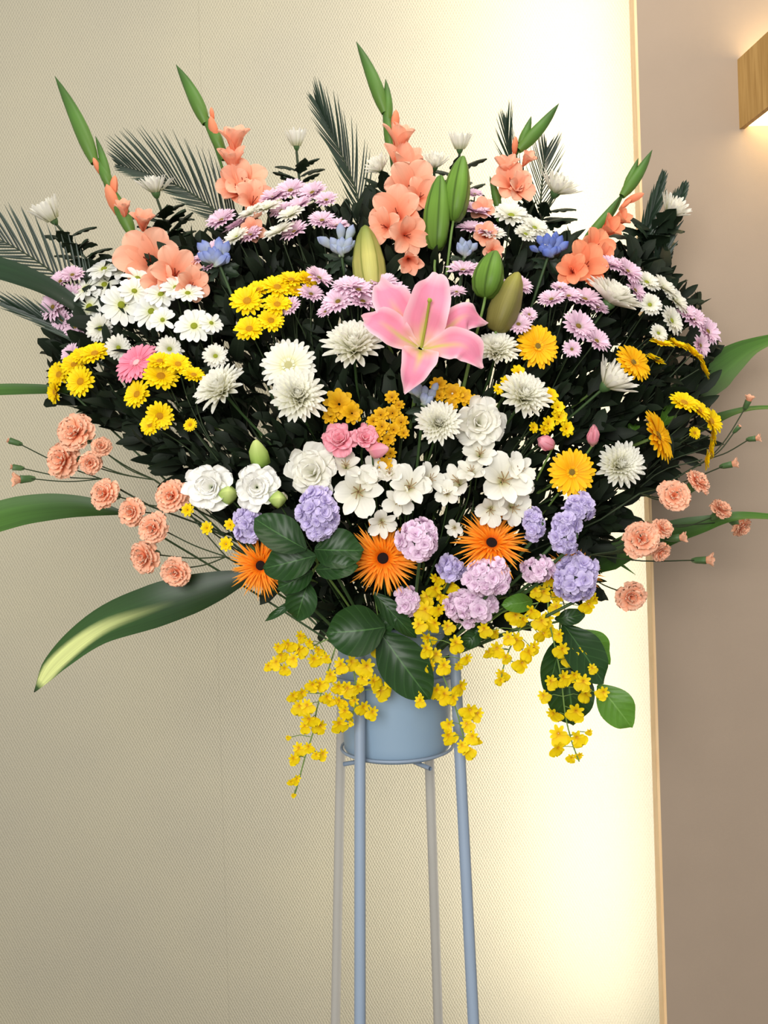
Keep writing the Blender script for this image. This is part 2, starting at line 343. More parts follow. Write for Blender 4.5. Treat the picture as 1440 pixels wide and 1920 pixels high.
# ---------------------------------------------------------------- room
def box_mesh(name, x0, x1, y0, y1, z0, z1, mat, bev=0.):
    import bmesh
    bm = bmesh.new()
    vs = [bm.verts.new((x, y, z)) for x in (x0, x1) for y in (y0, y1) for z in (z0, z1)]
    for f in ((0, 1, 3, 2), (4, 6, 7, 5), (0, 4, 5, 1), (2, 3, 7, 6), (0, 2, 6, 4), (1, 5, 7, 3)): bm.faces.new([vs[i] for i in f])
    if bev: bmesh.ops.bevel(bm, geom=list(bm.edges), offset=bev, segments=2, affect='EDGES')
    bmesh.ops.recalc_face_normals(bm, faces=bm.faces)
    me = bpy.data.meshes.new(name); bm.to_mesh(me); bm.free(); me.materials.append(mat); return me
YW, YP = .77, .30                     # woven wall, brown partition face
WP = wallpaper()
wall = mobj('wall_back', box_mesh('wall_back', -2.6, 2.6, YW + .004, YW + .12, 0, 3.3, plain('wall_plaster', (150, 142, 120), .8, .05, 5)))
wall['kind'] = 'structure'
seam = P(417, 1500, YW).x
for x0, x1 in ((-2.6, seam - 1.22), (seam - 1.22, seam), (seam, seam + 1.22), (seam + 1.22, 2.6)):
    s = mobj('wallpaper_strip', box_mesh('wallpaper_strip', x0 + .00015, x1 - .00015, YW, YW + .0035, 0, 3.3, WP)); s.parent = wall
xe = P(1217, 960, YP).x
PLASTER = plain('brown_plaster', (163, 145, 127), .85, .05, 9, bump=.0)
nt = PLASTER.node_tree
_nz = nt.nodes.new('ShaderNodeTexNoise'); _nz.inputs['Scale'].default_value = 700; _nz.inputs['Detail'].default_value = 3
_tc = nt.nodes.new('ShaderNodeTexCoord'); nt.links.new(_tc.outputs['Object'], _nz.inputs[0])
_bp = nt.nodes.new('ShaderNodeBump'); _bp.inputs['Strength'].default_value = .25; _bp.inputs['Distance'].default_value = .001
nt.links.new(_nz.outputs[0], _bp.inputs['Height']); nt.links.new(_bp.outputs[0], nt.nodes['Principled BSDF'].inputs['Normal'])
pw = mobj('wall_right', box_mesh('wall_right', xe + .006, 2.6, YP, YP + .034, 0, 3.3, PLASTER)); pw['kind'] = 'structure'
tr = mobj('trim_1', box_mesh('trim_1', xe, xe + .006, YP - .001, YP + .035, 0, 3.3, wood('maple_trim', (244, 204, 152), (250, 216, 168)), .0008)); tr['kind'] = 'structure'
fl = mobj('floor', box_mesh('floor', -2.6, 2.6, -3.4, YW + .12, -.05, 0, plain('floor_carpet', (120, 108, 92), .95, .15, 200, bump=.5))); fl['kind'] = 'structure'

# light strip fixed behind the partition edge, washing the woven wall
strip = thing('strip_light', 'slim vertical light strip hidden behind the edge of the brown partition', 'light', (xe + .055, YP + .07, .05))
mobj('housing', box_mesh('housing', xe + .045, xe + .075, YP + .036, YP + .052, .05, 3.25, plain('alu', (190, 190, 190), .4, 0, metal=.6)), strip)
la = area('strip_glow', (xe + .06, YP + .075, 1.65), (xe - .25, YW, 1.65), 3.2, .03, 19, (1.0, .96, .88))
d = Vector((-.62, .78, 0)).normalized()
la.matrix_world = Matrix.Translation((xe + .06, YP + .075, 1.65)) @ Matrix(((0, d.y, -d.x), (0, -d.x, -d.y), (1, 0, 0))).to_4x4()
la.parent = None

# ---- wall sconce: open wooden box with glowing faces up and down
SW = wood('oak_sconce', (160, 122, 62), (184, 146, 84))
a0 = P(1387, 242, YP); a1 = P(1382, 112, YP); f0 = P(1454, 199, YP - .13); f1 = P(1454, 67, YP - .13)
sx0 = (a0.x + a1.x) / 2; zb, zt = a0.z, a1.z; sx1 = sx0 + .36; yf = YP - .125; sxf = f0.x
zbf, ztf = f0.z - 0.0, f1.z
sconce = thing('wall_sconce', 'box-shaped wooden wall lamp glowing above and below', 'lamp', (sx0 + .15, YP, zb))
def quadbox(pts, th, n):
    """thin board: quad pts with thickness th along n"""
    n = Vector(n).normalized() * th; a = [Vector(p) for p in pts]; b = [p + n for p in a]
    V = np.array([tuple(p) for p in a + b]); Fc = [(0, 1, 2, 3), (7, 6, 5, 4), (0, 4, 5, 1), (1, 5, 6, 2), (2, 6, 7, 3), (3, 7, 4, 0)]
    return V, np.array(Fc), np.zeros((8, 3))
def board(name, pts, th, n, mat, parent):
    g = G(); g.add(*quadbox(pts, th, n)); g.v = [v - np.array(tuple(parent.location)) for v in g.v]
    o = bpy.data.objects.new(name, g.mesh(name, mat, False)); COL.objects.link(o); o.parent = parent; return o
dz = .0
# side board flares outwards from the wall
board('side_panel', [(sx0, YP, zb), (sxf, yf, zb + dz), (sxf, yf, zt + dz), (sx0, YP, zt)], .012, (1, .2, 0), SW, sconce)
board('side_panel', [(sx1, YP, zb), (sx1 - (sxf - sx0), yf, zb), (sx1 - (sxf - sx0), yf, zt), (sx1, YP, zt)], -.012, (1, -.2, 0), SW, sconce)
board('front_panel', [(sxf, yf, zb), (sx1 - (sxf - sx0), yf, zb), (sx1 - (sxf - sx0), yf, zt), (sxf, yf, zt)], -.012, (0, -1, 0), SW, sconce)
GLOW = plain('sconce_diffuser', (255, 250, 235), .4, 0, emit=(255, 226, 170), estr=7)
for z in (zb + .006, zt - .009):
    board('diffuser', [(sx0 + .016, YP - .001, z), (sxf + .014, yf + .014, z), (sx1 - (sxf - sx0) - .014, yf + .014, z), (sx1 - .016, YP - .001, z)], .003, (0, 0, 1), GLOW, sconce)

# ---------------------------------------------------------------- stand and bucket
STANDM = plain('blue_grey_metal', (138, 154, 174), .42, .04, 20, spec=.5)
STANDB = plain('stand_metal_back_lit', (178, 176, 170), .38, .04, 20, spec=.5)  # same stand metal; warmer light on the back legs put into its colour
BUCK = plain('blue_grey_bucket', (134, 158, 180), .38, .03, 8, spec=.5)
ctr = P(745, 1410, 0)
stand = thing('flower_stand', 'tall four-legged pale blue-grey metal flower stand', 'stand', (ctr.x, 0, 0))
def leg(xt, yt, Yt, xb, Yb, mat):
    a = P(xt, yt, Yt); b = P(xb, 1920, Yb); k = (a.z - .0) / (a.z - b.z); c = a + (b - a) * k
    g = G(); g.add(*tube([a, a + (c - a) * .25, a + (c - a) * .6, c], .0098, 10)); return world_part('leg', g, mat, stand)
legs = [leg(675, 1215, -.085, 675, -.155, STANDM), leg(852, 1215, -.085, 888, -.155, STANDM), leg(643, 1215, .085, 629, .14, STANDB), leg(798, 1215, .085, 822, .14, STANDB)]
def ring(z, R, rad, cx=0.0):
    g = G(); g.add(*tube([(ctr.x + cx + R * math.cos(a), R * math.sin(a), z) for a in np.linspace(0, 2 * PI, 41)], rad, 6)); return g
world_part('ring', ring(ctr.z + .012, .1045, .0028), STANDM, stand)
world_part('ring', ring(ctr.z + .15, .118, .004), STANDM, stand)
g = G()
for a in (0.5, 2.1):
    g.add(*tube([(ctr.x - .112 * math.cos(a), -.112 * math.sin(a), ctr.z - .004), (ctr.x + .112 * math.cos(a), .112 * math.sin(a), ctr.z - .008)], .004, 6))
world_part('cross_bar', g, STANDM, stand)
bucket = thing('bucket', 'round pale blue-grey bucket under the flowers', 'bucket', (ctr.x, 0, ctr.z))
g = G(); g.add(*lathe([(.001, .001), (.08, 0), (.094, .004), (.099, .014), (.1, .03), (.103, .10), (.106, .2), (.109, .235), (.112, .238), (.112, .243), (.107, .243), (.104, .2), (.101, .1), (.097, .02), (.001, .012)], 48))
o = bpy.data.objects.new('bucket_body', g.mesh('bucket_body', BUCK)); COL.objects.link(o); o.parent = bucket
g = G(); g.add(*lathe([(.1085, .228), (.1125, .229), (.1140, .234), (.1140, .242), (.1120, .2445), (.1085, .2445)], 48))
o = bpy.data.objects.new('rim', g.mesh('rim', BUCK)); COL.objects.link(o); o.parent = bucket

# ---------------------------------------------------------------- flower heads (unit radius, facing +Z)
GA = 2.39996
def h_daisy(n=17, W=.30, e=.18, layers=1, er=.2, a=2, b=.5, blunt=.65):
    g = G()
    for l in range(layers):
        for k in range(n):
            if random.random() < .04: continue
            put(g, petal(.86 - .16 * l + rnd(-.05, .05), W, e + .35 * l + rnd(-.1, .12), e - .28 + .25 * l + rnd(-.15, .15), .35, 4, 2, .45, blunt, a, b, side=rnd(-.05, .05)), 2 * PI * (k + .5 * l) / n + rnd(-.07, .07), .13, .02 * l)
    return g
def h_mum(N=120, open_=1., W=.19):
    g = G()
    for k in range(N):
        f = (k + .5) / N
        e = (1.52 - 1.15 * f ** 1.1 * open_) + rnd(-.08, .08); e1 = e + (.55 - .75 * f * open_) + rnd(-.1, .1)
        L = (.40 + .52 * f ** 1.1) * rnd(.94, 1.06)
        put(g, petal(L, W * (.8 + .35 * f), e, e1, .75, 4, 2, .45, .62, 2, .55), k * GA, .03 + .10 * f, .16 * (1 - f))
    return g
def h_cupmum(N=56, e=1.0):
    g = G()
    for k in range(N):
        f = (k + .5) / N
        ee = 1.5 - (1.5 - e) * f + rnd(-.1, .1)
        put(g, petal(.98 * rnd(.85, 1.08) * (.75 + .3 * f), .20, ee - .12, ee + .38 - .25 * f, .6, 4, 2, .4, .65, 2, .6), k * GA, .06 + .24 * f, 0)
    return g
def h_gerbera(n=24, W=.2, layers=2, droop=.1):
    g = G()
    for l in range(layers):
        for k in range(n):
            put(g, petal((.86 - .14 * l) * rnd(.93, 1.04), W, .16 + .2 * l + rnd(-.06, .08), -droop + .1 * l + rnd(-.1, .1), .3, 5, 2, .45, .7, 2.4, .55, side=rnd(-.03, .03)), 2 * PI * (k + .5 * l) / n + rnd(-.05, .05), .14, .03 * l)
    for k in range(26): put(g, petal(.17, .045, .9 + rnd(-.2, .2), .4, .2, 2, 1, .6, .6), k * GA, .1, .05)
    return g
def h_spider():
    g = G()
    for l, (n, L, e) in enumerate(((40, .86, .06), (40, .76, .25), (34, .6, .5), (24, .34, .8))):
        for k in range(n):
            put(g, petal(L * rnd(.8, 1.06), .078, e + rnd(-.12, .16), e - .25 + rnd(-.2, .2), .5, 4, 2, .6, .35, 1.3, .9, side=rnd(-.1, .1)), 2 * PI * k / n + rnd(-.08, .08), .14, .03 + .02 * l)
    return g
def h_carn():
    g = G()
    for l, (n, L, e, e1) in enumerate(((6, .95, .35, -.25), (6, .92, .6, .0), (6, .86, .85, .35), (5, .78, 1.1, .75), (5, .66, 1.35, 1.2))):
        for k in range(n):
            put(g, petal(L * rnd(.9, 1.05), .85 - .08 * l, e + rnd(-.15, .15), e1 + rnd(-.2, .2), .1, 5, 8, .16, .86, 3, .5, ruf=.085, rk=3.4, jag=.06), 2 * PI * (k + .5 * l) / n + rnd(-.25, .25), .02, 0)
    return g
def h_lis(n=15):
    g = G()
    for k in range(n):
        f = k / (n - 1); e = 1.45 - .75 * f
        put(g, petal((.55 + .55 * f) * rnd(.94, 1.05), .62 + .5 * f, e, e - .25 - .85 * f + rnd(-.12, .12), .45, 7, 12, .3, .74, 3, .5, ruf=.05 + .05 * f, rk=3.2, jag=.02), k * GA + rnd(-.2, .2), .04, 0)
    return g
def h_glad():
    g = G()
    for k in range(6):
        l = k % 2
        put(g, petal(1.45 * rnd(.95, 1.05), .98 - .1 * l, 1.28, .15 + .12 * l + rnd(-.15, .15), .35, 8, 6, .22, .66, 2.2, .55, ruf=.035, rk=2.2), 2 * PI * k / 6 + rnd(-.08, .08), .03, -.75 + .03 * l)
    return g
def h_gladside():
    g = G()
    for k in range(6):
        put(g, petal(1.7 * rnd(.9, 1.05), .8, 1.45, .75 + rnd(-.1, .25), .5, 7, 5, .2, .62, 2.1, .6, ruf=.03), 2 * PI * k / 6 + rnd(-.08, .08), .02, -.85)
    return g
def h_als():
    g = G()
    for k in range(6):
        l = k % 2
        put(g, petal(1.1 * rnd(.94, 1.06), .80 if l == 0 else .50, 1.0, .12 + .18 * l + rnd(-.12, .12), .28, 6, 5, .18, .68, 2.2, .55 if l == 0 else .8, ruf=.02, notch=.05 if l == 0 else 0), 2 * PI * k / 6 + rnd(-.06, .06), .02, -.35 + .04 * l)
    return g
def h_stock():
    g = G()
    for l, (n, L, e) in enumerate(((5, 1.0, .1), (4, .7, .6), (3, .5, 1.1))):
        for k in range(n): put(g, petal(L, .85, e + rnd(-.15, .2), e - .4 + rnd(-.2, .2), .2, 4, 4, .25, .7, 2.2, .5, ruf=.08, rk=2), 2 * PI * (k + .5 * l) / n + rnd(-.2, .2), .03, 0)
    return g
def h_onc():
    g = G()
    put(g, petal(1.0, 1.5, .15, -.2, -.10, 6, 8, .5, .55, 2.4, .5, ruf=.09, rk=2.6, notch=.25, jag=.04), -PI / 2, .02, 0)
    for k, an in enumerate((PI / 2, PI / 2 + .95, PI / 2 - .95, PI + .25, -.25)): put(g, petal(.66, .34, .5, .1, .3, 3, 2, .4, .6), an + rnd(-.1, .1), .03, .03)
    return g
def h_small(n=8):
    g = G()
    for l in range(2):
        for k in range(n): put(g, petal(.9 - .2 * l, .5, .35 + .5 * l + rnd(-.1, .1), -.05 + .3 * l, .3, 3, 2, .4, .65), 2 * PI * (k + .5 * l) / n + rnd(-.1, .1), .08, 0)
    return g
MESH = {}
NORM = {'cup_mum': .88, 'bowl_mum': 1.0, 'gside': 0, 'carnside': 0, 'glad': 0, 'gladside': 0, 'onc': 0, 'stock': 0}
def variants(key, fn, mat, n=3):
    k = (key, mat.name)
    if k not in MESH:
        MESH[k] = []
        for _ in range(n):
            g = fn(); tgt = NORM.get(key, 1.0)
            if tgt:                                      # the outline reaches radius tgt
                R = np.percentile(np.concatenate([np.hypot(v[:, 0], v[:, 1]) for v in g.v]), 98); g.v = [v * (tgt / R) for v in g.v]
            MESH[k].append(g.mesh(key, mat))
    return random.choice(MESH[k])
def eye(key, R, h, mat, z=.03):
    k = ('eye', key)
    if k not in MESH:
        g = G(); g.add(*dome(R, h, 12, z)); MESH[k] = g.mesh('eye', mat)
    return MESH[k]
def calyx_mesh():
    if 'cal' not in MESH:
        g = G(); g.add(*lathe([(.03, -.34), (.10, -.3), (.19, -.17), (.24, -.03), (.22, .05), (.02, .04)], 10)); MESH['cal'] = g.mesh('calyx', CALYX)
    return MESH['cal']
def longcalyx_mesh():
    if 'lcal' not in MESH:
        g = G(); g.add(*lathe([(.05, -1.35), (.2, -1.25), (.33, -.9), (.36, -.4), (.40, -.02), (.34, .04)], 9, 5, .06)); MESH['lcal'] = g.mesh('calyx', CALYX)
    return MESH['lcal']
def lobed_leaf_mesh():
    if 'lobed' not in MESH:
        MESH['lobed'] = []
        for _ in range(4):
            g = G(); g.add(*petal(1, .62, rnd(-.1, .5), rnd(-.7, .0), -.35, 14, 4, .12, .5, 1.5, .8, lobes=3.5, ruf=.03, rk=1.5)); MESH['lobed'].append(g.mesh('leaf', DARKLEAF))
    return random.choice(MESH['lobed'])

def scale_m(s): return Matrix.Diagonal((s, s, s, 1))
def head_m(p, n, s, spin=None):
    return Matrix.Translation(p) @ face(n, rnd(0, 6.28) if spin is None else spin) @ Matrix.Diagonal((s, s * rnd(.87, 1.02), s * rnd(.9, 1.05), 1))
HSC = {'white_daisy': 1.2, 'cream_daisy': 1.18, 'lilac_daisy': 1.15, 'yellow_daisy': 1.08, 'als': 1.05}
HEADS = {
 'white_daisy': (lambda: h_daisy(13, .42, .2, 1), W_WHITE, ('lime', .17, .09, EYE_G), 'petals'),
 'cream_daisy': (lambda: h_daisy(20, .27, .3, 2), W_IVORY, ('lime', .17, .09, EYE_G), 'petals'),
 'lilac_daisy': (lambda: h_daisy(22, .25, .32, 2, a=1.6, b=.8), LILAC, ('olive', .15, .08, EYE_O), 'petals'),
 'yellow_daisy': (lambda: h_daisy(18, .27, .3, 2, blunt=.7), YEL, ('amber', .26, .13, EYE_B), 'petals'),
 'small_gold': (h_small, GOLD_DK, None, 'petals'),
 'small_yellow': (h_small, YEL, None, 'petals'),
 'white_mum': (lambda: h_mum(180, 1., .19), W_CREAM, None, 'petals'),
 'ivory_mum': (lambda: h_mum(150, .95, .2), W_IVORY, None, 'petals'),
 'cup_mum': (h_cupmum, W_IVORY, None, 'petals'),
 'bowl_mum': (lambda: h_cupmum(64, .55), W_IVORY, None, 'petals'),
}

def leaf_parts(th, path, n, size, t0=.04, t1=.5):
    for i in range(n):
        t = t0 + (t1 - t0) * (i + .5) / n; k = t * (len(path) - 1); a = path[int(k)]; b = path[min(int(k) + 1, len(path) - 1)]
        p = a.lerp(b, k - int(k)); ax = (a - b).normalized()
        ang = i * 2.4 + rnd(-.4, .4)
        sd = Vector((math.cos(ang), math.sin(ang) * .7 - .15, 0)) + ax * .35
        x = sd.normalized(); z = (ax - x * ax.dot(x)).normalized(); y = z.cross(x)
        s = size * rnd(.75, 1.15)
        mobj('leaf', lobed_leaf_mesh(), th, Matrix.Translation(p) @ Matrix((x, y, z)).transposed().to_4x4() @ scale_m(s))

def flower(name, cat, label, kind, px, py, r, u=None, v=None, dy=0., group=None, leaves=0, lsize=.06, stem=STEM, sr=.0024, calyx=True, part='petals'):
    Y = depth(px, py) - dy
    if u is None: u, v = autof(px, py)
    fn, mat, ey, _ = HEADS[kind]
    p = P(px, py, Y); n = nvec(u, v); s = r * MPP(Y); base = stem_base(px, py)
    th = thing(name, label, cat, base, group)
    path = stem_path(p - n * s * .3, n, base)
    g = G(); g.add(*tube(path, sr)); world_part('stem', g, stem, th)
    M = head_m(p, n, s)
    h = mobj(part, variants(kind, fn, mat), th, M)
    if ey: mobj('flower_centre', eye(*ey), th, M)
    if calyx: mobj('calyx', calyx_mesh(), th, M)
    if leaves: leaf_parts(th, path, int(leaves * 2.0), lsize * 1.15, .042, .24)
    return th
def spray(name, cat, label, kind, heads, group=None, dy=0., leaves=0, lsize=.05, stem=STEM_D, calyx=False, fork=.35, v0=None, hub=None, head_name='flower_head', sr=.0016):
    mx = sum(h[0] for h in heads) / len(heads); my = sum(h[1] for h in heads) / len(heads)
    base = stem_base(mx, my); th = thing(name, label, cat, base, group)
    Ym = depth(mx, my) - dy
    cen = P(mx, my, Ym)
    if hub is None:
        d = (base - cen); hubp = cen + d * fork + Vector((0, .03, 0))
    else: hubp = P(hub[0], hub[1], Ym + .02)
    g = G(); g.add(*tube(route(hubp, base), sr * 1.4))
    hs = []
    fn, mat, ey, _ = HEADS[kind]
    for h in heads:
        x, y, r = h[:3]; r *= HSC.get(kind, 1.); Y = depth(x, y) - dy + rnd(-.008, .008)
        if len(h) > 3: u, v = h[3], h[4]
        else:
            u, v = autof(x, y); v = v if v0 is None else v0
            u += rnd(-.16, .16); v += rnd(-.12, .12)
        p = P(x, y, Y); n = nvec(u, v); s = r * MPP(Y)
        q = p - n * s * .2; mid = (q - n * (q - hubp).length * .35).lerp(q.lerp(hubp, .5), .5)
        g.add(*tube(catmull([q, mid, hubp], 4), sr * .75, 4)); hs.append((p, n, s))
    world_part('stem', g, stem, th)
    for p, n, s in hs:
        M = head_m(p, n, s)
        hd = mobj(head_name, variants(kind, fn, mat), th, M)
        if ey: sub('flower_centre', eye(*ey), hd)
        if calyx: sub('calyx', calyx_mesh(), hd)
        if kind == 'als':
            if 'astam' not in MESH:
                q = G()
                for k in range(6): q.add(*tube([(0, 0, -.25), (.08 * math.cos(k * 1.05), .08 * math.sin(k * 1.05), .1), (.26 * math.cos(k * 1.05 + .3), .26 * math.sin(k * 1.05 + .3), .3)], .022, 4))
                MESH['astam'] = q.mesh('stamens', plain('stamen_tan', (170, 140, 100), .6))
            sub('stamens', MESH['astam'], hd)
    if leaves: leaf_parts(th, [cen + Vector((0, .02, -.01)), hubp, hubp.lerp(base, .4)], leaves, lsize, .1, .8)
    return th

#DATA
exec_data = True

# ---- large white chrysanthemums in front
GM = 'large white chrysanthemums among the front flowers'
def mum(label, x, y, r, u, v, dy=0., kind='white_mum'): flower('chrysanthemum', 'chrysanthemum', label, kind, x, y, r, u, v, dy, GM)
mum('large white chrysanthemum just left of the daisy-like white gerbera', 418, 735, 52, -.35, .5)
mum('large creamy chrysanthemum directly below the white gerbera, overlapping it', 560, 748, 56, .05, .3, .03)
mum('large creamy white chrysanthemum left of the pink lily, under lilac sprays', 664, 658, 58, .0, .55)
mum('small creamy white chrysanthemum touching the right petals of the pink lily', 930, 662, 42, .0, .5)
mum('dense white chrysanthemum below the yellow gerbera, with yellow sprays at its right', 980, 748, 50, .15, .45, .015)
mum('round creamy chrysanthemum left of the white lisianthus below the lily', 822, 797, 42, 0, .25, .03)
mum('white chrysanthemum seen from below and behind, tilted away between two yellow gerberas', 1138, 722, 54, .62, .62, 0, 'bowl_mum')
mum('shaggy white chrysanthemum right of the lowest yellow gerbera', 1158, 875, 50, .25, .25)
mum('broad white chrysanthemum below the rightmost gladiolus', 1142, 568, 54, .42, .75, 0, 'ivory_mum')

# ---- tall chrysanthemums along the top with dark lobed leaves
GT = 'white chrysanthemums standing up behind the arrangement'
def tall(label, x, y, r, u, v, kind='cup_mum', leaves=9, ls=.055, Y=None):
    flower('leafy_chrysanthemum', 'chrysanthemum', label, kind, x, y, r, u, v, 0, GT, leaves, ls, STEM_D, .0028)
tall('half-open white chrysanthemum with dark leaves at the far left edge', 100, 412, 34, -.45, .75, leaves=12)
tall('white chrysanthemum before the arched palm frond, left of the second gladiolus', 292, 360, 38, -.1, .9, 'bowl_mum', 14, .06)
tall('upright half-open white chrysanthemum alone between two gladioli at the top', 556, 274, 28, 0, .95, leaves=11)
tall('small white chrysanthemum touching the left side of the tallest gladiolus', 712, 318, 27, -.45, .5, 'bowl_mum', 7)
tall('white chrysanthemum directly right of the tallest gladiolus florets', 815, 312, 30, 0, .75, 'bowl_mum', 6)
tall('half-open white chrysanthemum just above the green lily buds', 862, 280, 28, 0, .93, leaves=7)
tall('white chrysanthemum with lobed leaves right of the fourth gladiolus', 1042, 360, 42, .35, .75, 'bowl_mum', 13, .06)
tall('white chrysanthemum before the brown wall, on top of a dark leaf mass', 1256, 400, 38, .45, .62, 'bowl_mum', 18, .066)

# ---- gerberas
def gerbera(name, label, mat, x, y, r, u, v, eyespec, dy=0., fn=h_gerbera, key='gerbera'):
    HEADS['_g' + mat.name + key] = (fn, mat, eyespec, 'petals')
    flower(name, 'gerbera', label, '_g' + mat.name + key, x, y, r, u, v, dy, None, 0, .05, STEM_L, .003)
gerbera('gerbera', 'white gerbera with flat daisy-like petals at left of centre', W_CREAM, 541, 686, 56, 0, .25, ('gw', .17, .07, EYE_C), .015)
gerbera('gerbera', 'pink gerbera at the left among yellow sprays', PINKG, 257, 681, 47, -.35, .5, ('gp', .18, .07, plain('eye_pink', (246, 180, 180), .8, .2, 300)), .01)
gerbera('gerbera', 'yellow gerbera right of the pink lily, uppermost of the four', GOLD, 1008, 650, 46, .1, .25, ('gy', .16, .06, EYE_O), .0)
gerbera('gerbera', 'yellow gerbera turned sideways right of the backward-tilted white chrysanthemum', GOLD, 1187, 680, 45, .5, .4, ('gy', .16, .06, EYE_O), .0)
gerbera('gerbera', 'yellow gerbera seen edge-on near the right side below arched yellow daisies', GOLD, 1233, 818, 54, .75, .32, ('gy', .16, .06, EYE_O), .0)
gerbera('gerbera', 'yellow gerbera facing forward beside the shaggy white chrysanthemum', GOLD, 1072, 886, 48, 0, .1, ('gy', .16, .06, EYE_O), .01)
sp_eye = ('gk', .155, .10, EYE_K)
gerbera('spider_gerbera', 'orange spider gerbera at left, half covered by broad green leaves', ORANGE, 490, 1060, 66, -.1, .0, sp_eye, .0, h_spider, 'sp')
gerbera('spider_gerbera', 'orange spider gerbera facing forward at bottom centre beside pale pink stock', ORANGE, 718, 1046, 74, 0, -.05, sp_eye, .0, h_spider, 'sp')
gerbera('spider_gerbera', 'orange spider gerbera tilted upward below the white alstroemeria', ORANGE, 921, 1020, 76, .05, .5, sp_eye, .0, h_spider, 'sp')
gerbera('spider_gerbera', 'orange spider gerbera mostly hidden behind violet stock at right', ORANGE, 1072, 1078, 62, .1, .5, sp_eye, -.02, h_spider, 'sp')

# ---- daisy sprays
GS = {'lilac_daisy': 'lilac spray chrysanthemums', 'white_daisy': 'white spray daisies', 'cream_daisy': 'white spray daisies', 'yellow_daisy': 'yellow spray daisies', 'small_gold': 'small golden flower clusters', 'small_yellow': 'small golden flower clusters'}
def dsp(label, kind, heads, dy=0., v0=None, leaves=0, hub=None):
    spray({'l': 'lilac_daisy_spray', 'w': 'white_daisy_spray', 'c': 'white_daisy_spray', 'y': 'yellow_daisy_spray', 's': 'golden_flower_spray'}[kind[0]], 'daisies', label, kind, heads, GS[kind], dy, leaves, hub=hub, v0=v0)
dsp('lilac daisy spray high beside the second gladiolus, uppermost of the lilac sprays', 'lilac_daisy', [(545, 358, 30), (512, 372, 28), (586, 362, 28), (560, 388, 30), (612, 376, 22), (528, 396, 24)], v0=.72)
dsp('lilac daisy spray just below the second gladiolus, above the blue gentian', 'lilac_daisy', [(416, 414, 30), (450, 424, 32), (400, 470, 28), (382, 484, 22), (470, 442, 24), (395, 500, 20)], v0=.7)
dsp('white daisy spray mingled with lilac daisies under the second gladiolus', 'cream_daisy', [(470, 402, 27), (500, 392, 26), (546, 404, 26), (524, 436, 32), (444, 446, 24)], .015, .7)
dsp('small lilac daisy pair right of the upper lilac spray, on bare stems', 'lilac_daisy', [(604, 414, 26), (632, 424, 24), (552, 436, 28)], .005, .72)
dsp('two lilac daisies between yellow daisies and the centre lilac spray', 'lilac_daisy', [(598, 522, 28, .45, .65), (583, 552, 24, .2, .6), (545, 575, 20)], .01)
dsp('wide lilac daisy spray reaching behind the left petals of the pink lily', 'lilac_daisy', [(634, 566, 30, -.2, .5), (672, 545, 32, .1, .72), (680, 566, 30, .2, .7), (716, 532, 30, 0, .75), (652, 538, 28, -.1, .72), (740, 548, 28, .1, .7), (610, 585, 16, -.3, .6)], .0)
dsp('lilac daisies right of the lily, left of the single green bud', 'lilac_daisy', [(868, 508, 30, 0, .78), (898, 512, 26, .1, .75), (856, 548, 18, 0, .7)])
dsp('lilac daisies directly right of the pair of tall green buds', 'lilac_daisy', [(892, 398, 30, .2, .8), (882, 430, 26, 0, .8), (912, 434, 26, .1, .75), (890, 365, 16, 0, .7)])
dsp('white daisy spray under the fourth gladiolus, right of the green buds', 'cream_daisy', [(958, 405, 34, .0, .65), (925, 440, 22, 0, .7), (1002, 428, 26, .3, .6), (1022, 446, 24, .3, .6), (985, 440, 22, .2, .6)], .015)
dsp('pale lilac daisies above the uppermost yellow gerbera', 'lilac_daisy', [(952, 548, 28, -.1, .55), (976, 536, 24, .3, .6), (972, 608, 24, -.1, .4), (992, 590, 16, .2, .5)], .01)
dsp('lilac daisy spray under the orange-pink florets of the rightmost gladiolus', 'lilac_daisy', [(1034, 562, 24, -.2, .7), (1066, 556, 26, 0, .75), (1096, 562, 32, .15, .72), (1050, 540, 18, 0, .75), (1120, 578, 22, .3, .7)])
dsp('pale lilac daisies dangling above the backward-tilted white chrysanthemum', 'lilac_daisy', [(1084, 612, 33, .3, .3), (1118, 640, 27, .4, .5), (1072, 655, 18, 0, .2)], .005)
dsp('lilac daisy spray between the rightmost gladiolus and the dark leaf mass', 'lilac_daisy', [(1146, 498, 27, .3, .7), (1176, 510, 30, .45, .5), (1190, 545, 26, .6, .4), (1132, 492, 18, .1, .7)], .01)
dsp('lilac daisies at the far right edge before the brown wall', 'lilac_daisy', [(1298, 598, 28, .4, .5), (1326, 622, 29, .5, .3), (1312, 648, 24, .6, .0), (1285, 588, 20, .2, .6)])
dsp('white daisy spray at upper right under the dark chrysanthemum leaves', 'cream_daisy', [(1212, 530, 25, .3, .6), (1242, 540, 28, .5, .6), (1266, 565, 28, .6, .5), (1218, 572, 22, .1, .3), (1258, 602, 28, .6, .3), (1234, 625, 18, .3, .2)])
dsp('lilac daisy cluster at the far left beside white daisies', 'lilac_daisy', [(114, 528, 25, -.3, .5), (100, 576, 28, -.45, .1), (134, 556, 26, -.2, .3), (142, 612, 26, -.3, .0), (116, 600, 24, -.4, -.1), (136, 516, 22, 0, .6), (134, 664, 20, -.3, .3)])
dsp('big bright white daisy spray at left with lime eyes', 'white_daisy', [(196, 505, 32, -.2, .65), (232, 506, 32, .1, .7), (160, 542, 28, -.4, .5), (168, 576, 34, -.2, .15), (228, 572, 36, .0, .1), (196, 534, 28, -.1, .4), (258, 522, 26, .3, .65), (252, 546, 26, .2, .3)], .01)
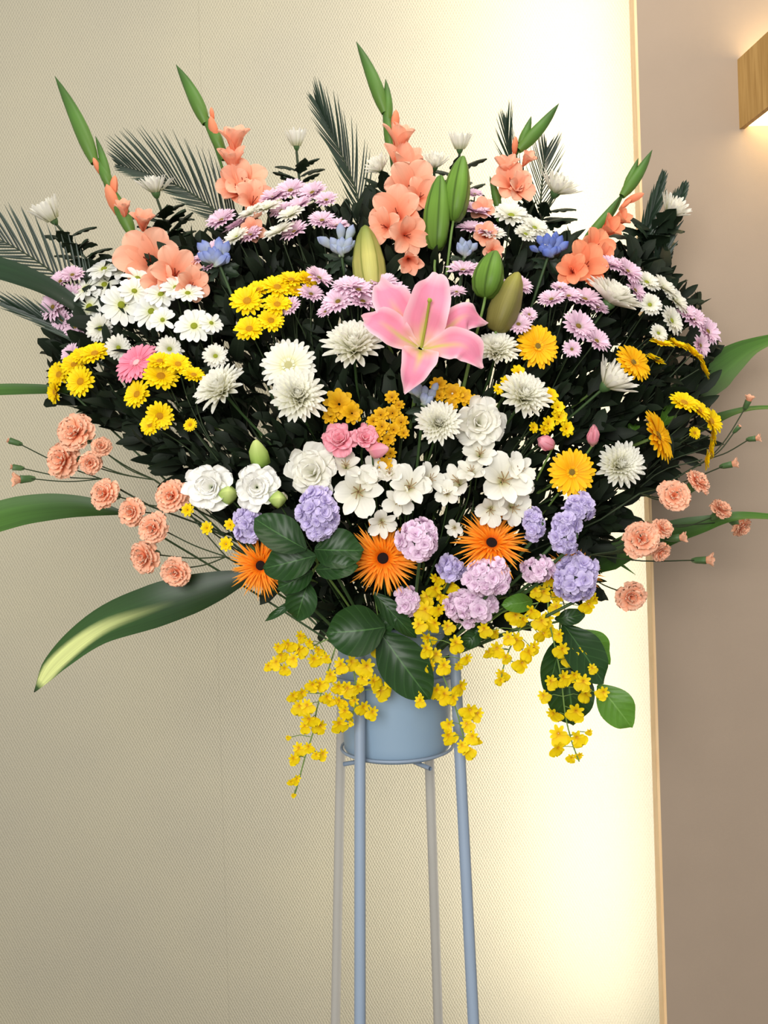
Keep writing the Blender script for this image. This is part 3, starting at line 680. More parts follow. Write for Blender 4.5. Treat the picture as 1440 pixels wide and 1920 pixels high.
dsp('white daisy spray under the leftmost gladiolus florets', 'white_daisy', [(302, 552, 30, .0, .55), (284, 584, 32, -.2, .3), (330, 540, 28, .2, .65), (352, 550, 26, .2, .6), (305, 600, 22, 0, .2)], .01)
dsp('sparse star-like white daisy alone on dark leaves right of the left daisies', 'white_daisy', [(364, 612, 36, .05, .45), (396, 606, 22, .4, .5)])
dsp('shaded greyish daisies under the big bright white spray at left', 'cream_daisy', [(188, 616, 26, -.2, .1), (222, 652, 22, .3, .0), (404, 668, 22, .2, .3), (318, 655, 24, .2, .2)], -.02)
dsp('yellow daisy spray at the far left under lilac daisies', 'yellow_daisy', [(112, 703, 27, -.4, .25), (178, 664, 28, .0, .65), (152, 716, 29, -.1, .15), (104, 735, 22, -.7, -.1), (140, 684, 26, -.2, .4), (156, 668, 24, -.1, .6)])
dsp('yellow daisy spray touching the pink gerbera', 'yellow_daisy', [(302, 706, 33, .1, .35), (258, 740, 27, -.3, .25), (334, 684, 25, .2, .5), (300, 678, 24, .0, .7), (363, 704, 22, .3, .68), (300, 780, 26, .1, -.1), (282, 797, 20, -.3, .1), (357, 797, 13, 0, .1)], .01)
dsp('yellow daisy spray left of centre, above the white gerbera', 'yellow_daisy', [(464, 566, 33, -.1, .4), (484, 545, 26, -.1, .7), (520, 540, 30, .1, .6), (546, 526, 26, .1, .75), (520, 572, 26, .1, .45), (508, 602, 25, .2, .3), (468, 618, 29, -.1, .45), (576, 526, 22, .5, .6), (555, 545, 16, .2, .5)], .01)
dsp('golden carnation-like bloom between the creamy chrysanthemum and pink lisianthus', 'small_gold', [(636, 758, 32, .1, .2), (660, 775, 22, .3, 0), (620, 780, 18, -.2, .1)])
dsp('cluster of small golden flowers directly below the lily', 'small_gold', [(735, 745, 15), (714, 778, 16), (736, 775, 17), (752, 792, 17), (716, 800, 16), (738, 806, 17), (700, 790, 14), (706, 818, 14), (728, 824, 15), (712, 842, 14), (732, 850, 13), (722, 870, 15), (757, 812, 12), (748, 760, 12)])
dsp('small golden flowers right of the blue buds under the lily', 'small_gold', [(822, 722, 18), (848, 738, 24), (868, 744, 20), (846, 758, 16), (892, 750, 12), (824, 742, 14)])
dsp('small bright yellow flowers right of the dense white chrysanthemum', 'small_yellow', [(1032, 742, 18), (1046, 764, 15), (1048, 782, 19), (1028, 795, 16), (1062, 804, 17), (1020, 806, 12), (950, 716, 14), (972, 698, 16), (1000, 802, 12), (934, 730, 12)], -.005)
dsp('arched row of yellow daisies at right below lilac daisies', 'yellow_daisy', [(1240, 646, 23, .2, .88), (1268, 648, 24, .4, .82), (1298, 664, 25, .6, .68), (1316, 690, 24, .85, .35), (1228, 676, 20, .4, .8)])
dsp('yellow daisies at the far right edge above a drooping chain', 'yellow_daisy', [(1282, 756, 28, .2, .7), (1310, 770, 26, .5, .55), (1332, 790, 28, .6, .35)], .01)
dsp('drooping chain of edge-on yellow daisies at the far right, above coral carnations', 'yellow_daisy', [(1334, 816, 22, .93, .1), (1330, 840, 22, .93, .0), (1322, 862, 22, .92, -.1), (1302, 812, 12, .3, .2)])
dsp('few pale yellow button buds at the left between carnation stems and orange gerbera', 'small_yellow', [(388, 990, 14, 0, .2), (432, 984, 13, 0, .2), (424, 1020, 15, 0, .2), (352, 956, 14, 0, .1), (340, 916, 10, 0, .1)])

# ---- ruffled blooms: carnations, lisianthus, alstroemeria
HEADS['carn'] = (h_carn, CARN, None, ''); HEADS['peach'] = (h_carn, PEACH, None, ''); HEADS['lis'] = (h_lis, W_COOL, None, ''); HEADS['lisi'] = (h_lis, W_IVORY, None, '')
HEADS['als'] = (h_als, petal_mat('alstroemeria_petal', [(0, (206, 200, 130)), (.35, (240, 237, 222)), (1, (244, 242, 232))], vary=.1, vein=.1), None, ''); HEADS['pinklis'] = (h_lis, PINK, None, '')
GC = 'coral spray carnations'
def carn(label, heads, hub, dy=0., kind='carn', Y=None):
    """heads: x, y, r, u, v, side(1 = long calyx seen from the side)"""
    mx, my = hub; base = stem_base(mx, my); th = thing('carnation_spray', label, 'carnations', base, GC)
    hubp = P(mx, my, depth(mx, my) - dy + .02); g = G()
    g.add(*tube(route(hubp, base), .0018))
    for h in heads:
        x, y, r, u, v = h[:5]; Yh = (depth(x, y) - dy); p = P(x, y, Yh); n = nvec(u, v); s = r * MPP(Yh)
        q = p - n * s * .9; mid = q.lerp(hubp, .5) - n * s * .3 + Vector((0, 0, -.006))
        g.add(*tube(catmull([q, mid, hubp], 4), .0012, 4))
        M = head_m(p, n, s); kd = h[5] if len(h) > 5 else kind
        if kd == 'bud':
            b = mobj('bud', longcalyx_mesh(), th, M); mobj('bud_tip', variants('gside', h_gladside, PEACH, 2), th, Matrix.Translation(p) @ face(n) @ scale_m(s * .42))
        elif kd == 'side':
            mobj('calyx', longcalyx_mesh(), th, M @ Matrix.Translation((0, 0, -.1))); mobj('flower_head', variants('carnside', lambda: h_gladside(), PEACH, 2), th, Matrix.Translation(p) @ face(n) @ scale_m(s * .8))
        else:
            fh = mobj('flower_head', variants(kd, h_carn, HEADS[kd][1], 4), th, M); sub('calyx', longcalyx_mesh(), fh)
    world_part('stem', g, STEM_D, th)
carn('coral carnation spray at upper left with two large blooms', [(144, 812, 37, -.2, .25), (121, 862, 36, -.35, .0), (170, 868, 22, .2, -.1), (190, 838, 20, .3, .2, 'peach')], (290, 900))
carn('coral carnations left of the white lisianthus, beside the strap leaf', [(199, 926, 31, -.3, .1), (249, 960, 29, -.2, .0)], (330, 950))
carn('coral carnation spray at lower left, touching the white lisianthus', [(323, 930, 34, -.1, .1), (288, 990, 31, -.1, .0), (274, 1044, 33, -.3, -.1), (331, 1073, 30, -.1, -.2)], (424, 1044))
carn('narrow side-on coral carnation with green buds at the far left edge', [(36, 899, 22, -.8, -.1, 'side'), (18, 826, 17, -.9, .3, 'bud'), (24, 876, 17, -.9, .1, 'bud')], (190, 898))
carn('peach carnation buds highest on the right before the brown wall', [(1404, 750, 16, .2, .85, 'side'), (1418, 822, 14, .85, .1, 'side'), (1386, 800, 12, .5, .7, 'bud')], (1330, 860))
carn('coral carnations at right above the horizontal strap leaf', [(1374, 870, 17, .85, .2, 'side'), (1306, 905, 27, .5, .55), (1264, 930, 32, -.3, .1)], (1200, 925))
carn('peach carnations split by the pale-tipped strap leaf at right', [(1350, 957, 22, .3, .6, 'peach'), (1388, 986, 21, .5, -.5, 'peach')], (1240, 985), -.02)
carn('coral carnation spray crossing the wall edge at lower right', [(1202, 1012, 36, -.1, .1), (1240, 992, 22, .3, .5), (1238, 1034, 20, .3, -.4), (1276, 1008, 19, .85, .1, 'side'), (1326, 1050, 21, .85, .05, 'side')], (1110, 1040))
carn('single coral carnation against the bright lit wall at lower right', [(1182, 1118, 31, .0, -.1)], (1090, 1070))

def single(name, cat, label, kind, x, y, r, u, v, dy=0., grp=None, extra=()):
    fn, mat, ey, _ = HEADS[kind]; Y = depth(x, y) - dy; p = P(x, y, Y); n = nvec(u, v); s = r * MPP(Y); base = stem_base(x, y)
    th = thing(name, label, cat, base, grp); g = G(); g.add(*tube(stem_path(p - n * s * .2, n, base), .002)); 
    mobj('flower_head', variants(kind, fn, mat, 4), th, head_m(p, n, s))
    for (bx, by, bw, bl, bu, bv, m) in extra:                # buds on the same stem
        Yb = depth(bx, by) - dy - .012; q = P(bx, by, Yb); nb = nvec(bu, bv); k = bl * MPP(Yb)
        gb = G(); gb.add(*lathe([(.05, -1), (.5 * bw / bl * 2, -.72), (bw / bl, -.25), (bw / bl * .95, .15), (bw / bl * .6, .62), (bw / bl * .3, .9), (.01, 1)], 12, 4, .12))
        mobj('bud', gb.mesh('bud', m), th, Matrix.Translation(q) @ face(nb) @ scale_m(k))
        g.add(*tube(catmull([q - nb * k * .9, (q - nb * k).lerp(base, .3) + Vector((0, .02, 0)), base], 4), .0014, 4))
    world_part('stem', g, STEM, th)
single('lisianthus', 'lisianthus', 'white ruffled lisianthus at left touching coral carnations', 'lis', 398, 914, 52, -.2, .05, .0, None, [(428, 926, 17, 22, .2, .2, LIMEBUD)])
single('lisianthus', 'lisianthus', 'white cup-shaped lisianthus above the broad green leaves, with lime buds', 'lis', 482, 914, 45, .1, .0, .0, None, [(485, 850, 17, 30, -.1, .8, LIMEBUD), (522, 936, 15, 18, .3, .1, LIMEBUD)])
single('lisianthus', 'lisianthus', 'creamy ruffled lisianthus below the pink lisianthus at centre left', 'lisi', 590, 888, 56, -.2, .1, -.005)
single('lisianthus', 'lisianthus', 'creamy ruffled lisianthus above the alstroemeria, right of the round chrysanthemum', 'lisi', 896, 796, 52, .1, .15, -.005)
single('lisianthus', 'lisianthus', 'larger pink lisianthus bloom at the centre left, above the white alstroemeria', 'pinklis', 640, 828, 36, -.2, .35, .01)
single('lisianthus', 'lisianthus', 'smaller pink lisianthus bloom beside small golden flowers, with an opening bud', 'pinklis', 684, 824, 28, .25, .35, .015, None, [(712, 844, 13, 22, .75, .1, PINK)])
def budflower(label, x, y, w, l, u, v, m, name='pink_bud'):
    Y = depth(x, y) - .01; p = P(x, y, Y); n = nvec(u, v); k = l * MPP(Y); base = stem_base(x, y); th = thing(name, label, 'bud', base)
    gb = G(); r_ = w / l; gb.add(*lathe([(.05, -1), (.7 * r_, -.8), (r_, -.3), (r_ * .95, .2), (r_ * .75, .6), (r_ * .45, .88), (.01, 1)], 12, 5, .1)); gb.v = [v * np.array([.75, .75, .8]) for v in gb.v]
    for j in range(7): put(gb, petal(1.9 * rnd(.85, 1.05), .95 * r_ * 1.7, 1.25, 1.85, .8, 7, 5, .3, .55, 1.8, .7, ruf=.02), j * GA, .12, -.9)
    mobj('bud', gb.mesh('bud', m), th, Matrix.Translation(p) @ face(n) @ scale_m(k))
    g = G(); g.add(*tube(catmull([p - n * k * .9, (p - n * k * 2).lerp(base, .3) + Vector((0, .02, 0)), base], 4), .0018)); world_part('stem', g, STEM_L, th)
budflower('plump pink bud above the forward-facing yellow gerbera', 1024, 831, 17, 26, -.7, .25, PINK)
budflower('slim pink bud beside the shaggy white chrysanthemum', 1112, 818, 14, 25, -.1, .75, PINK)
AL = 'white alstroemeria across the centre'
def als(label, heads, dy=0.): spray('alstroemeria', 'alstroemeria', label, 'als', heads, AL, dy, calyx=False, stem=STEM, head_name='bloom')
als('white alstroemeria left of centre, one open bloom facing forward', [(672, 922, 52, 0, .0), (648, 872, 34, 0, .5), (705, 884, 32, .2, .5), (716, 980, 30, .1, -.4), (690, 900, 26, .1, .4)], .01)
als('white alstroemeria at the very centre above the pale pink stock', [(768, 912, 44, .1, .3), (730, 886, 30, 0, .6), (806, 898, 34, .6, .3), (748, 940, 32, 0, -.1)], .01)
als('white alstroemeria right of centre seen from the side', [(858, 902, 40, -.4, .5), (884, 884, 32, -.2, .6), (838, 925, 26, -.2, .1), (852, 990, 18, -.3, -.3)], .0)
als('white alstroemeria blooms at right below the creamy lisianthus', [(900, 850, 34, 0, .5), (944, 900, 52, .1, .2), (972, 880, 34, .4, .4), (962, 952, 36, .3, -.2), (920, 956, 34, -.1, -.3), (972, 915, 32, .5, .0)], .005)

# ---- stock: thick spikes of small double florets
SK = 'stock spikes along the lower front'
def stock(label, x, y, rx, ry, mat, fr=13, dy=0., n=None):
    Y = depth(x, y) - dy; c = P(x, y, Y); m = MPP(Y); base = stem_base(x, y); th = thing('stock_spike', label, 'stock', base, SK)
    n = n or max(8, int(rx * ry / (fr * fr) * 1.9)); g = G(); g.add(*tube(catmull([c + Vector((0, 0, ry * m * .6)), c + Vector((0, .01, -ry * m)), base], 4), .003)); world_part('stem', g, STEM, th)
    gb = G(); gb.add(*lathe([(.01, -1), (.5, -.8), (.72, -.3), (.72, .3), (.45, .8), (.01, 1)], 8)); mobj('bud_core', gb.mesh('bud_core', DARKLEAF), th, Matrix.Translation(c) @ Matrix.Diagonal((rx * m * .75, rx * m * .7, ry * m * .8, 1)))
    for k in range(n):
        f = (k + .5) / n; zz = 1 - 2 * f; rr = math.sqrt(1 - zz * zz); a = k * GA * 1.0
        # only the visible half, fronts packed
        dx, dyy = rr * math.cos(a), -abs(rr * math.sin(a)) * .9
        nn = Vector((dx + rnd(-.4, .4), dyy - .35, zz * .7 + rnd(-.35, .35))); p = c + Vector((dx * (rx - fr * .5) * m * rnd(.7, 1.15), dyy * rx * m * rnd(.5, 1.05), zz * (ry - fr * .5) * m * rnd(.75, 1.15)))
        mobj('floret', variants('stock', h_stock, mat, 4), th, head_m(p, nn, fr * m * rnd(1.0, 1.6)))
stock('lavender stock spike left of the front-facing alstroemeria', 598, 966, 40, 52, LAV, dy=.03)
stock('pale pink-mauve round stock between the two middle orange gerberas', 786, 1012, 42, 42, MAUVE, dy=.035)
stock('lavender stock partly hidden behind the topmost broad green leaf', 468, 984, 28, 40, LAV, 12, .0)
stock('pale mauve stock directly under the upward-tilted orange gerbera', 912, 1080, 48, 40, MAUVE, dy=.04)
stock('large mauve stock at the bottom centre beside cascading orchids', 882, 1136, 52, 36, MAUVE, dy=.035)
stock('small pink-mauve stock left of the central orchid cascade', 764, 1126, 26, 27, MAUVE, 12, .02)
stock('violet stock spike left of the bright wall gap, under the yellow gerbera', 1060, 994, 30, 44, LAV, dy=.03)
stock('short lavender stock immediately under the forward-facing yellow gerbera', 1086, 950, 30, 26, LAV, 12, .025)
stock('violet stock covering the rightmost orange gerbera', 1078, 1084, 44, 46, LAV, dy=.045)
stock('greyish mauve stock between two orange gerberas at lower right', 1010, 1066, 32, 28, MAUVE, 12, .02)
stock('shaded lavender stock deep between the middle orange gerberas', 846, 1064, 26, 24, LAV, 12, .005)
stock('small lavender stock right of the upward-tilted orange gerbera', 1000, 980, 20, 34, LAV, 11, .01)

# ---- blue gentians
def gentian(label, x, y, R, mat, ang0, ang1, n=11, dy=0.):
    Y = depth(x, y) - dy; c = P(x, y, Y); m = MPP(Y); base = stem_base(x, y); th = thing('gentian_stem', label, 'gentian', base, 'blue gentian clusters'); n = int(n * 1.25)
    g = G(); g.add(*tube(catmull([c + Vector((0, 0, .01)), c.lerp(base, .4) + Vector((0, .03, 0)), base], 4), .0026)); world_part('stem', g, STEM, th)
    key = ('gent', mat.name)
    if key not in MESH:
        MESH[key] = []
        for _ in range(3):
            gb = G(); gb.add(*lathe([(.07, 0), (.14, .12), (.19, .3), (.26, .55), (.27, .72), (.17, .9), (.02, 1.06)], 10, 5, .08, random.random())); 
            pass
            MESH[key].append(gb.mesh('bud', mat))
    for k in range(n):
        f = (k + .5) / n; a = math.radians(ang0 + (ang1 - ang0) * f + rnd(-8, 8)); out = rnd(.1, .5)
        k_ = rnd(.72, .97); u, v = math.cos(a) * k_, math.sin(a) * k_; nn = nvec(u, v)
        p = c + (CR * u + CU * v) * R * m * rnd(-.2, .62)
        mobj('bud', random.choice(MESH[key]), th, head_m(p, nn, R * m * rnd(.5, .68)))
    for k in range(7):
        a = 2 * PI * k / 7 + rnd(-.3, .3); u, v = math.cos(a) * .6, math.sin(a) * .6
        mobj('leaf', lobed_leaf_mesh(), th, Matrix.Translation(c + Vector((0, .012, -.006))) @ face(nvec(-v, u)) @ Matrix.Rotation(a, 4, 'Z') @ scale_m(R * m * .8))
gentian('blue gentian cluster at upper left, right of the leftmost gladiolus', 408, 496, 52, BLUE, 15, 165, 12, .01)
gentian('pale blue gentian cluster left of the tallest gladiolus base', 640, 476, 48, BLUE_P, 20, 160, 12)
gentian('deep blue gentian cluster left of the rightmost gladiolus', 1032, 480, 44, BLUE_D, 30, 175, 13)
gentian('greyish blue gentian buds immediately under the lily', 796, 756, 48, BLUE_P, 10, 150, 8, .02)
gentian('pale gentian buds behind the pair of tall green lily buds', 872, 480, 38, BLUE_P, 20, 150, 8)

# ---- gladioli
def gladiolus(label, stemp, sheaths, buds, florets, Y, mat=CORAL, fsc=.92):
    sp = [P(x, y, Y) for x, y in stemp]; base = stem_base(stemp[0][0], 0); th = thing('gladiolus', label, 'gladiolus', base, 'coral gladioli fanned out at the back')
    g = G(); pts = catmull(sp, 4); pts = catmull([base, base.lerp(sp[0], .5) + Vector((0, .05, .02)), sp[0]], 3)[:-1] + pts
    g.add(*tube(pts, [.0045 - .0025 * i / len(pts) for i in range(len(pts))], 6)); world_part('stem', g, SHEATH, th)
    for (x0, y0, x1, y1, hw) in sheaths:
        a, b = P(x0, y0, Y - .008), P(x1, y1, Y - .006); k = hw * MPP(Y); g = G(); ax = (b - a); n0 = 8; sxx = ax.cross(Vector((0, -1, 0))).normalized()
        mids = [a.lerp(b, t) + sxx * math.sin(t * PI) * k * .25 for t in np.linspace(0, 1, 9)]
        g.add(*tube(mids, [k * .55, k * .85, k * 1.0, k, k * .92, k * .78, k * .6, k * .35, k * .03], 10))
        world_part('bud_sheath', g, SHEATH, th)
    for (x, y, r, u, v) in buds:
        p = P(x, y, Y - .012); nn = nvec(u, v); gb = MESH.setdefault('cbud', None)
        if gb is None:
            q = G(); q.add(*lathe([(.05, -1), (.22, -.7), (.34, -.1), (.32, .4), (.2, .8), (.02, 1)], 10, 3, .12)); MESH['cbud'] = gb = q.mesh('bud', CORAL_D)
        mobj('bud', gb, th, Matrix.Translation(p) @ face(nn, rnd(0, 6)) @ scale_m(r * MPP(Y)))
    for f in florets:
        x, y, r, u, v = f[:5]; side = len(f) > 5; Yf = min(Y - .02 - .00006 * (y - stemp[-1][1]), depth(x, y) - .012); r *= fsc; p = P(x, y, Yf); nn = nvec(u, v)
        fo = mobj('floret', variants('gladside' if side else 'glad', h_gladside if side else h_glad, mat, 4), th, head_m(p, nn, r * MPP(Yf)))
        if not side:
            if 'stam' not in MESH:
                q = G()
                for k in range(3): q.add(*tube([(.0, .0, -.6), (.05 * math.cos(k * 2.1), .05 * math.sin(k * 2.1), -.2), (.12 * math.cos(k * 2.1), .12 * math.sin(k * 2.1), .12)], .025, 4))
                MESH['stam'] = q.mesh('stamens', plain('stamen_brown', (150, 62, 46), .6))
            sub('stamens', MESH['stam'], fo)
gladiolus('leftmost gladiolus, tall green tip leaning left, coral florets by white daisies', [(330, 540), (252, 450), (205, 360), (165, 280)],
    [(178, 306, 103, 143, 14), (204, 345, 179, 255, 8), (248, 440, 190, 330, 13), (206, 350, 176, 290, 10)],
    [(182, 312, 16, -.3, .85), (214, 352, 22, .2, .9), (214, 378, 32, -.3, .85)],
    [(232, 392, 24, .1, .8, 1), (268, 414, 32, .2, .6, 1), (278, 484, 62, .0, .1), (330, 510, 50, .3, .1), (362, 534, 34, .4, -.1), (300, 530, 34, 0, -.2)], .09)
gladiolus('second gladiolus from the left, green tip above the arched palm frond', [(475, 400), (430, 345), (405, 280), (380, 215)],
    [(386, 232, 330, 121, 13), (418, 288, 372, 200, 11), (420, 300, 398, 240, 9)],
    [(398, 214, 12, -.1, .9), (402, 246, 26, -.2, .9)],
    [(440, 262, 40, .1, .8, 1), (436, 300, 40, .0, .7, 1), (458, 338, 46, .2, .3), (440, 350, 40, -.1, .2), (478, 372, 42, .4, .2), (474, 432, 24, .1, -.2)], .09)
gladiolus('tallest gladiolus at the centre top, largest column of coral florets', [(775, 520), (755, 420), (735, 310), (722, 200)],
    [(722, 212, 668, 78, 13), (727, 230, 723, 148, 9), (734, 285, 718, 195, 11)],
    [(740, 232, 24, .1, .92)],
    [(750, 262, 44, .15, .8, 1), (758, 312, 52, .15, .6, 1), (772, 350, 54, .1, .1), (742, 398, 52, -.2, .05), (718, 424, 34, -.5, -.1), (766, 442, 38, .3, -.3), (768, 490, 34, .1, -.5, 1), (790, 366, 34, .3, .1)], .06, CORAL)
gladiolus('fourth gladiolus, short green tip leaning right above coral florets', [(930, 470), (935, 380), (955, 320), (980, 265)],
    [(972, 282, 1048, 194, 12), (975, 270, 996, 218, 8), (935, 395, 918, 330, 8)],
    [(965, 274, 17, .0, .9)],
    [(988, 298, 26, .4, .6, 1), (950, 316, 38, -.1, .6, 1), (958, 338, 42, -.1, .2), (978, 352, 36, .4, .1), (906, 392, 28, -.2, .2), (910, 440, 28, -.1, .0), (925, 470, 24, .1, -.3)], .09, CORAL, .78)
gladiolus('rightmost gladiolus crossing the edge of the brown wall, leaning right', [(1040, 540), (1105, 455), (1150, 400), (1172, 355), (1190, 330)],
    [(1166, 368, 1223, 281, 11), (1172, 350, 1197, 296, 7), (1095, 455, 1165, 365, 10)],
    [(1188, 372, 20, .85, .3), (1172, 384, 14, .7, .5)],
    [(1160, 412, 34, .6, .4, 1), (1140, 430, 40, .5, .4, 1), (1120, 462, 44, .4, .2), (1100, 496, 52, .1, .1), (1072, 506, 36, -.3, .0), (1132, 480, 30, .5, .0)], .10, CORAL_D, .8)

# ---- lily
def lily():
    Yc = depth(790, 650) - .05; c = P(790, 652, Yc); base = stem_base(790, 650)
    th = thing('lily', 'open pink lily at the upper centre', 'lily', base); m = MPP(Yc)
    T = [  # midrib pixels, depth offsets, half widths (px)
     ([(790, 650, 0), (792, 620, -.012), (806, 570, -.035), (822, 514, -.015)], [5, 26, 41, 36, 12]),
     ([(787, 650, 0), (762, 612, -.004), (735, 568, -.014), (711, 528, .01)], [5, 24, 38, 33, 6]),
     ([(784, 650, 0), (752, 632, -.018), (716, 606, -.030), (680, 598, -.010)], [5, 20, 31, 26, 3]),
     ([(794, 652, 0), (832, 622, -.010), (874, 592, -.020), (912, 608, .004)], [5, 18, 30, 26, 3]),
     ([(794, 655, 0), (830, 648, -.028), (872, 650, -.042), (905, 690, -.030)], [5, 18, 31, 27, 3]),
     ([(789, 656, 0), (787, 668, -.040), (779, 692, -.060), (758, 738, -.050)], [6, 32, 34, 24, 2])]
    for i, (pp, hw) in enumerate(T):
        pts = [P(x, y, Yc + d_) for x, y, d_ in pp]; g = G(); cc = catmull(pts, 4)
        hwm = np.interp(np.linspace(0, 1, 13), np.linspace(0, 1, len(hw)), hw) * m
        g.add(*ribbon(pts, hwm, (0, -1, .05), cup=-.3 if i in (3,) else .36, nw=10, per=7, r=.3 + .08 * i, ruf=.007, rk=2)); world_part('tepal', g, LILY, th)
    g = G(); g.add(*tube(catmull([c, P(798, 610, Yc - .02), P(805, 566, Yc - .045)], 5), .0022, 7)); 
    V, Fc, A = lathe([(.001, -1), (.7, -.6), (.9, 0), (.6, .7), (.001, .9)], 8, 3, .2); g.add(V * .0042 + np.array(tuple(P(805, 563, Yc - .046))), Fc, A)
    world_part('pistil', g, PISTIL, th)
    g = G(); g.add(*tube(stem_path(c + Vector((0, .02, -.005)), nvec(0, .3), base), .0035)); world_part('stem', g, STEM_L, th)
lily()
def lilybuds(label, buds, hub, Y):
    base = stem_base(*hub); th = thing('lily_bud_stem', label, 'lily buds', base, 'lily buds not yet open'); hp = P(hub[0], hub[1], Y + .03); g = G()
    g.add(*tube(catmull([hp, hp.lerp(base, .5) + Vector((0, .03, 0)), base], 4), .0032))
    for (x0, y0, x1, y1, hw, mat) in buds:
        a, b = P(x0, y0, Y), P(x1, y1, Y + .01); n = b - a; L = n.length; k = hw * MPP(Y) / L
        q = G(); q.add(*lathe([(.01, 0), (k * .55, .03), (k * .85, .14), (k, .32), (k * .98, .5), (k * .8, .7), (k * .55, .86), (k * .25, .97), (.005, 1)], 30, 3, .14, random.random()))
        mobj('bud', q.mesh('bud', mat), th, Matrix.Translation(a) @ face(n, 1.9) @ scale_m(L))
        g.add(*tube(catmull([a, a - n * .3, hp], 4), .0024))
    world_part('stem', g, STEM_L, th)
lilybuds('two tall closed green lily buds side by side right of the tallest gladiolus', [(818, 470, 826, 328, 25, BUDG), (850, 415, 868, 292, 25, BUDG)], (830, 580), -.09)
lilybuds('pale yellow-green lily bud left of the tallest gladiolus base', [(698, 556, 684, 422, 30, BUDY)], (735, 660), -.115)
lilybuds('green lily bud with an olive one below it, right of the lily', [(910, 558, 929, 470, 29, BUDG), (930, 622, 972, 510, 28, BUDB)], (880, 680), -.17)

# ---- oncidium orchid cascades
def orchid(label, path, fl, Y0=-.15, r=13):
    base = P(745 + (path[0][0] - 745) * .3, 1225, -.02)
    th = thing('orchid_spray', label, 'orchids', base, 'yellow dancing orchid sprays'); g = G()
    pts = [P(x, y, Y0 + .01) for x, y in path]; main = catmull(pts, 4)
    g.add(*tube(catmull([base, base.lerp(pts[0], .6) + Vector((0, -.02, .02)), pts[0]], 3)[:-1] + main, .0013, 5))
    for f in fl:
        x, y = f[:2]; rr = f[2] if len(f) > 2 else r; Y = Y0 + rnd(-.02, .015); p = P(x, y, Y)
        q = min(main, key=lambda c: (c - p).length + max(0, (p.z - c.z)) * 1.0)
        g.add(*tube([p + Vector((0, .004, 0)), p.lerp(q, .5) + Vector((0, .002, .004)), q], .0007, 4))
        n = nvec(rnd(-.6, .6), rnd(-.35, .35)); up = Matrix.Rotation(rnd(-.7, .7), 4, 'Z')
        R = face(n); sp_ = rnd(-.8, .8)
        # the lip hangs downwards (local -Y toward the floor)
        zz = n.normalized(); yy = (Vector((rnd(-.9, .9), 0, 1)) - zz * zz.z).normalized(); xx = yy.cross(zz)
        mobj('floret', variants('onc', h_onc, ONC, 5), th, Matrix.Translation(p) @ Matrix((xx, yy, zz)).transposed().to_4x4() @ scale_m(rr * MPP(Y) * rnd(1.15, 1.45)) @ Matrix.Translation((0, .35, 0)))
    world_part('stem', g, STEM_L, th)
orchid('yellow orchid sprig at the far left of the cascade, above the bucket rim', [(640, 1188), (600, 1205), (560, 1225), (505, 1250)],
   [(515, 1246), (530, 1232, 12), (545, 1212, 14), (566, 1196, 12), (566, 1222, 16), (592, 1240, 15), (548, 1240, 14), (534, 1258, 13), (600, 1222, 13), (580, 1208, 12), (524, 1215, 11), (503, 1252, 8), (612, 1236, 11)])
orchid('longest yellow orchid spray hanging at the left of the bucket', [(632, 1205), (612, 1268), (594, 1330), (588, 1370), (572, 1420), (560, 1465), (551, 1495)],
   [(584, 1288, 13), (562, 1302, 14), (604, 1286, 14), (560, 1330, 15), (578, 1328, 14), (585, 1352, 17), (572, 1366, 14), (598, 1366, 13), (548, 1308, 12), (610, 1310, 12), (562, 1408, 13), (552, 1426, 12), (580, 1404, 11), (603, 1417, 12), (592, 1418, 10), (554, 1464, 11), (545, 1468, 7), (551, 1492, 5), (541, 1384, 6)])
orchid('yellow orchid spray lying across the left front of the bucket', [(650, 1195), (662, 1250), (668, 1310), (655, 1360)],
   [(640, 1252, 15), (662, 1246, 15), (684, 1256, 17), (620, 1270, 13), (634, 1292, 15), (655, 1296, 15), (640, 1318, 13), (672, 1292, 12), (680, 1276, 12), (648, 1338, 13), (678, 1330, 14), (696, 1340, 12), (637, 1362, 17), (654, 1346, 10), (620, 1316, 12), (664, 1318, 13), (705, 1282, 16), (718, 1300, 18), (730, 1282, 12), (710, 1222, 15), (658, 1358, 6), (716, 1256, 7)])
orchid('central yellow orchid cascade over the right front leg of the stand', [(842, 1080), (808, 1130), (806, 1200), (830, 1265), (852, 1320), (866, 1370), (880, 1422)],
   [(822, 1088, 16), (846, 1102, 16), (812, 1108, 15), (800, 1124, 16), (830, 1122, 15), (794, 1150, 17), (818, 1146, 17), (788, 1176, 16), (812, 1174, 16), (842, 1178, 14), (806, 1200, 14), (800, 1222, 15), (818, 1232, 13), (806, 1252, 13), (832, 1254, 15), (856, 1212, 15), (872, 1238, 13), (860, 1250, 10), (818, 1300, 16), (836, 1308, 17), (860, 1292, 18), (848, 1312, 14), (876, 1336, 17), (892, 1342, 14), (878, 1362, 14), (838, 1362, 13), (844, 1384, 15), (884, 1386, 16), (868, 1402, 13), (880, 1412, 15), (896, 1390, 10)], -.165)
orchid('tiny yellow orchid sprig on the broad leaf before the bucket', [(800, 1240), (790, 1275), (780, 1310)],
   [(772, 1276, 10), (790, 1268, 9), (782, 1302, 11), (788, 1318, 11), (766, 1288, 8)], -.17)
orchid('yellow orchid spray bending left under the mauve stock', [(1010, 1130), (975, 1180), (950, 1230), (940, 1270)],
   [(962, 1158, 16), (978, 1166, 13), (1000, 1150, 16), (1012, 1170, 17), (1014, 1192, 15), (972, 1206, 19), (988, 1228, 16), (932, 1222, 16), (916, 1226, 11), (974, 1248, 16), (944, 1268, 15), (936, 1278, 9), (910, 1184, 16), (954, 1200, 12), (1000, 1218, 15), (928, 1190, 10), (950, 1236, 12)], -.14)
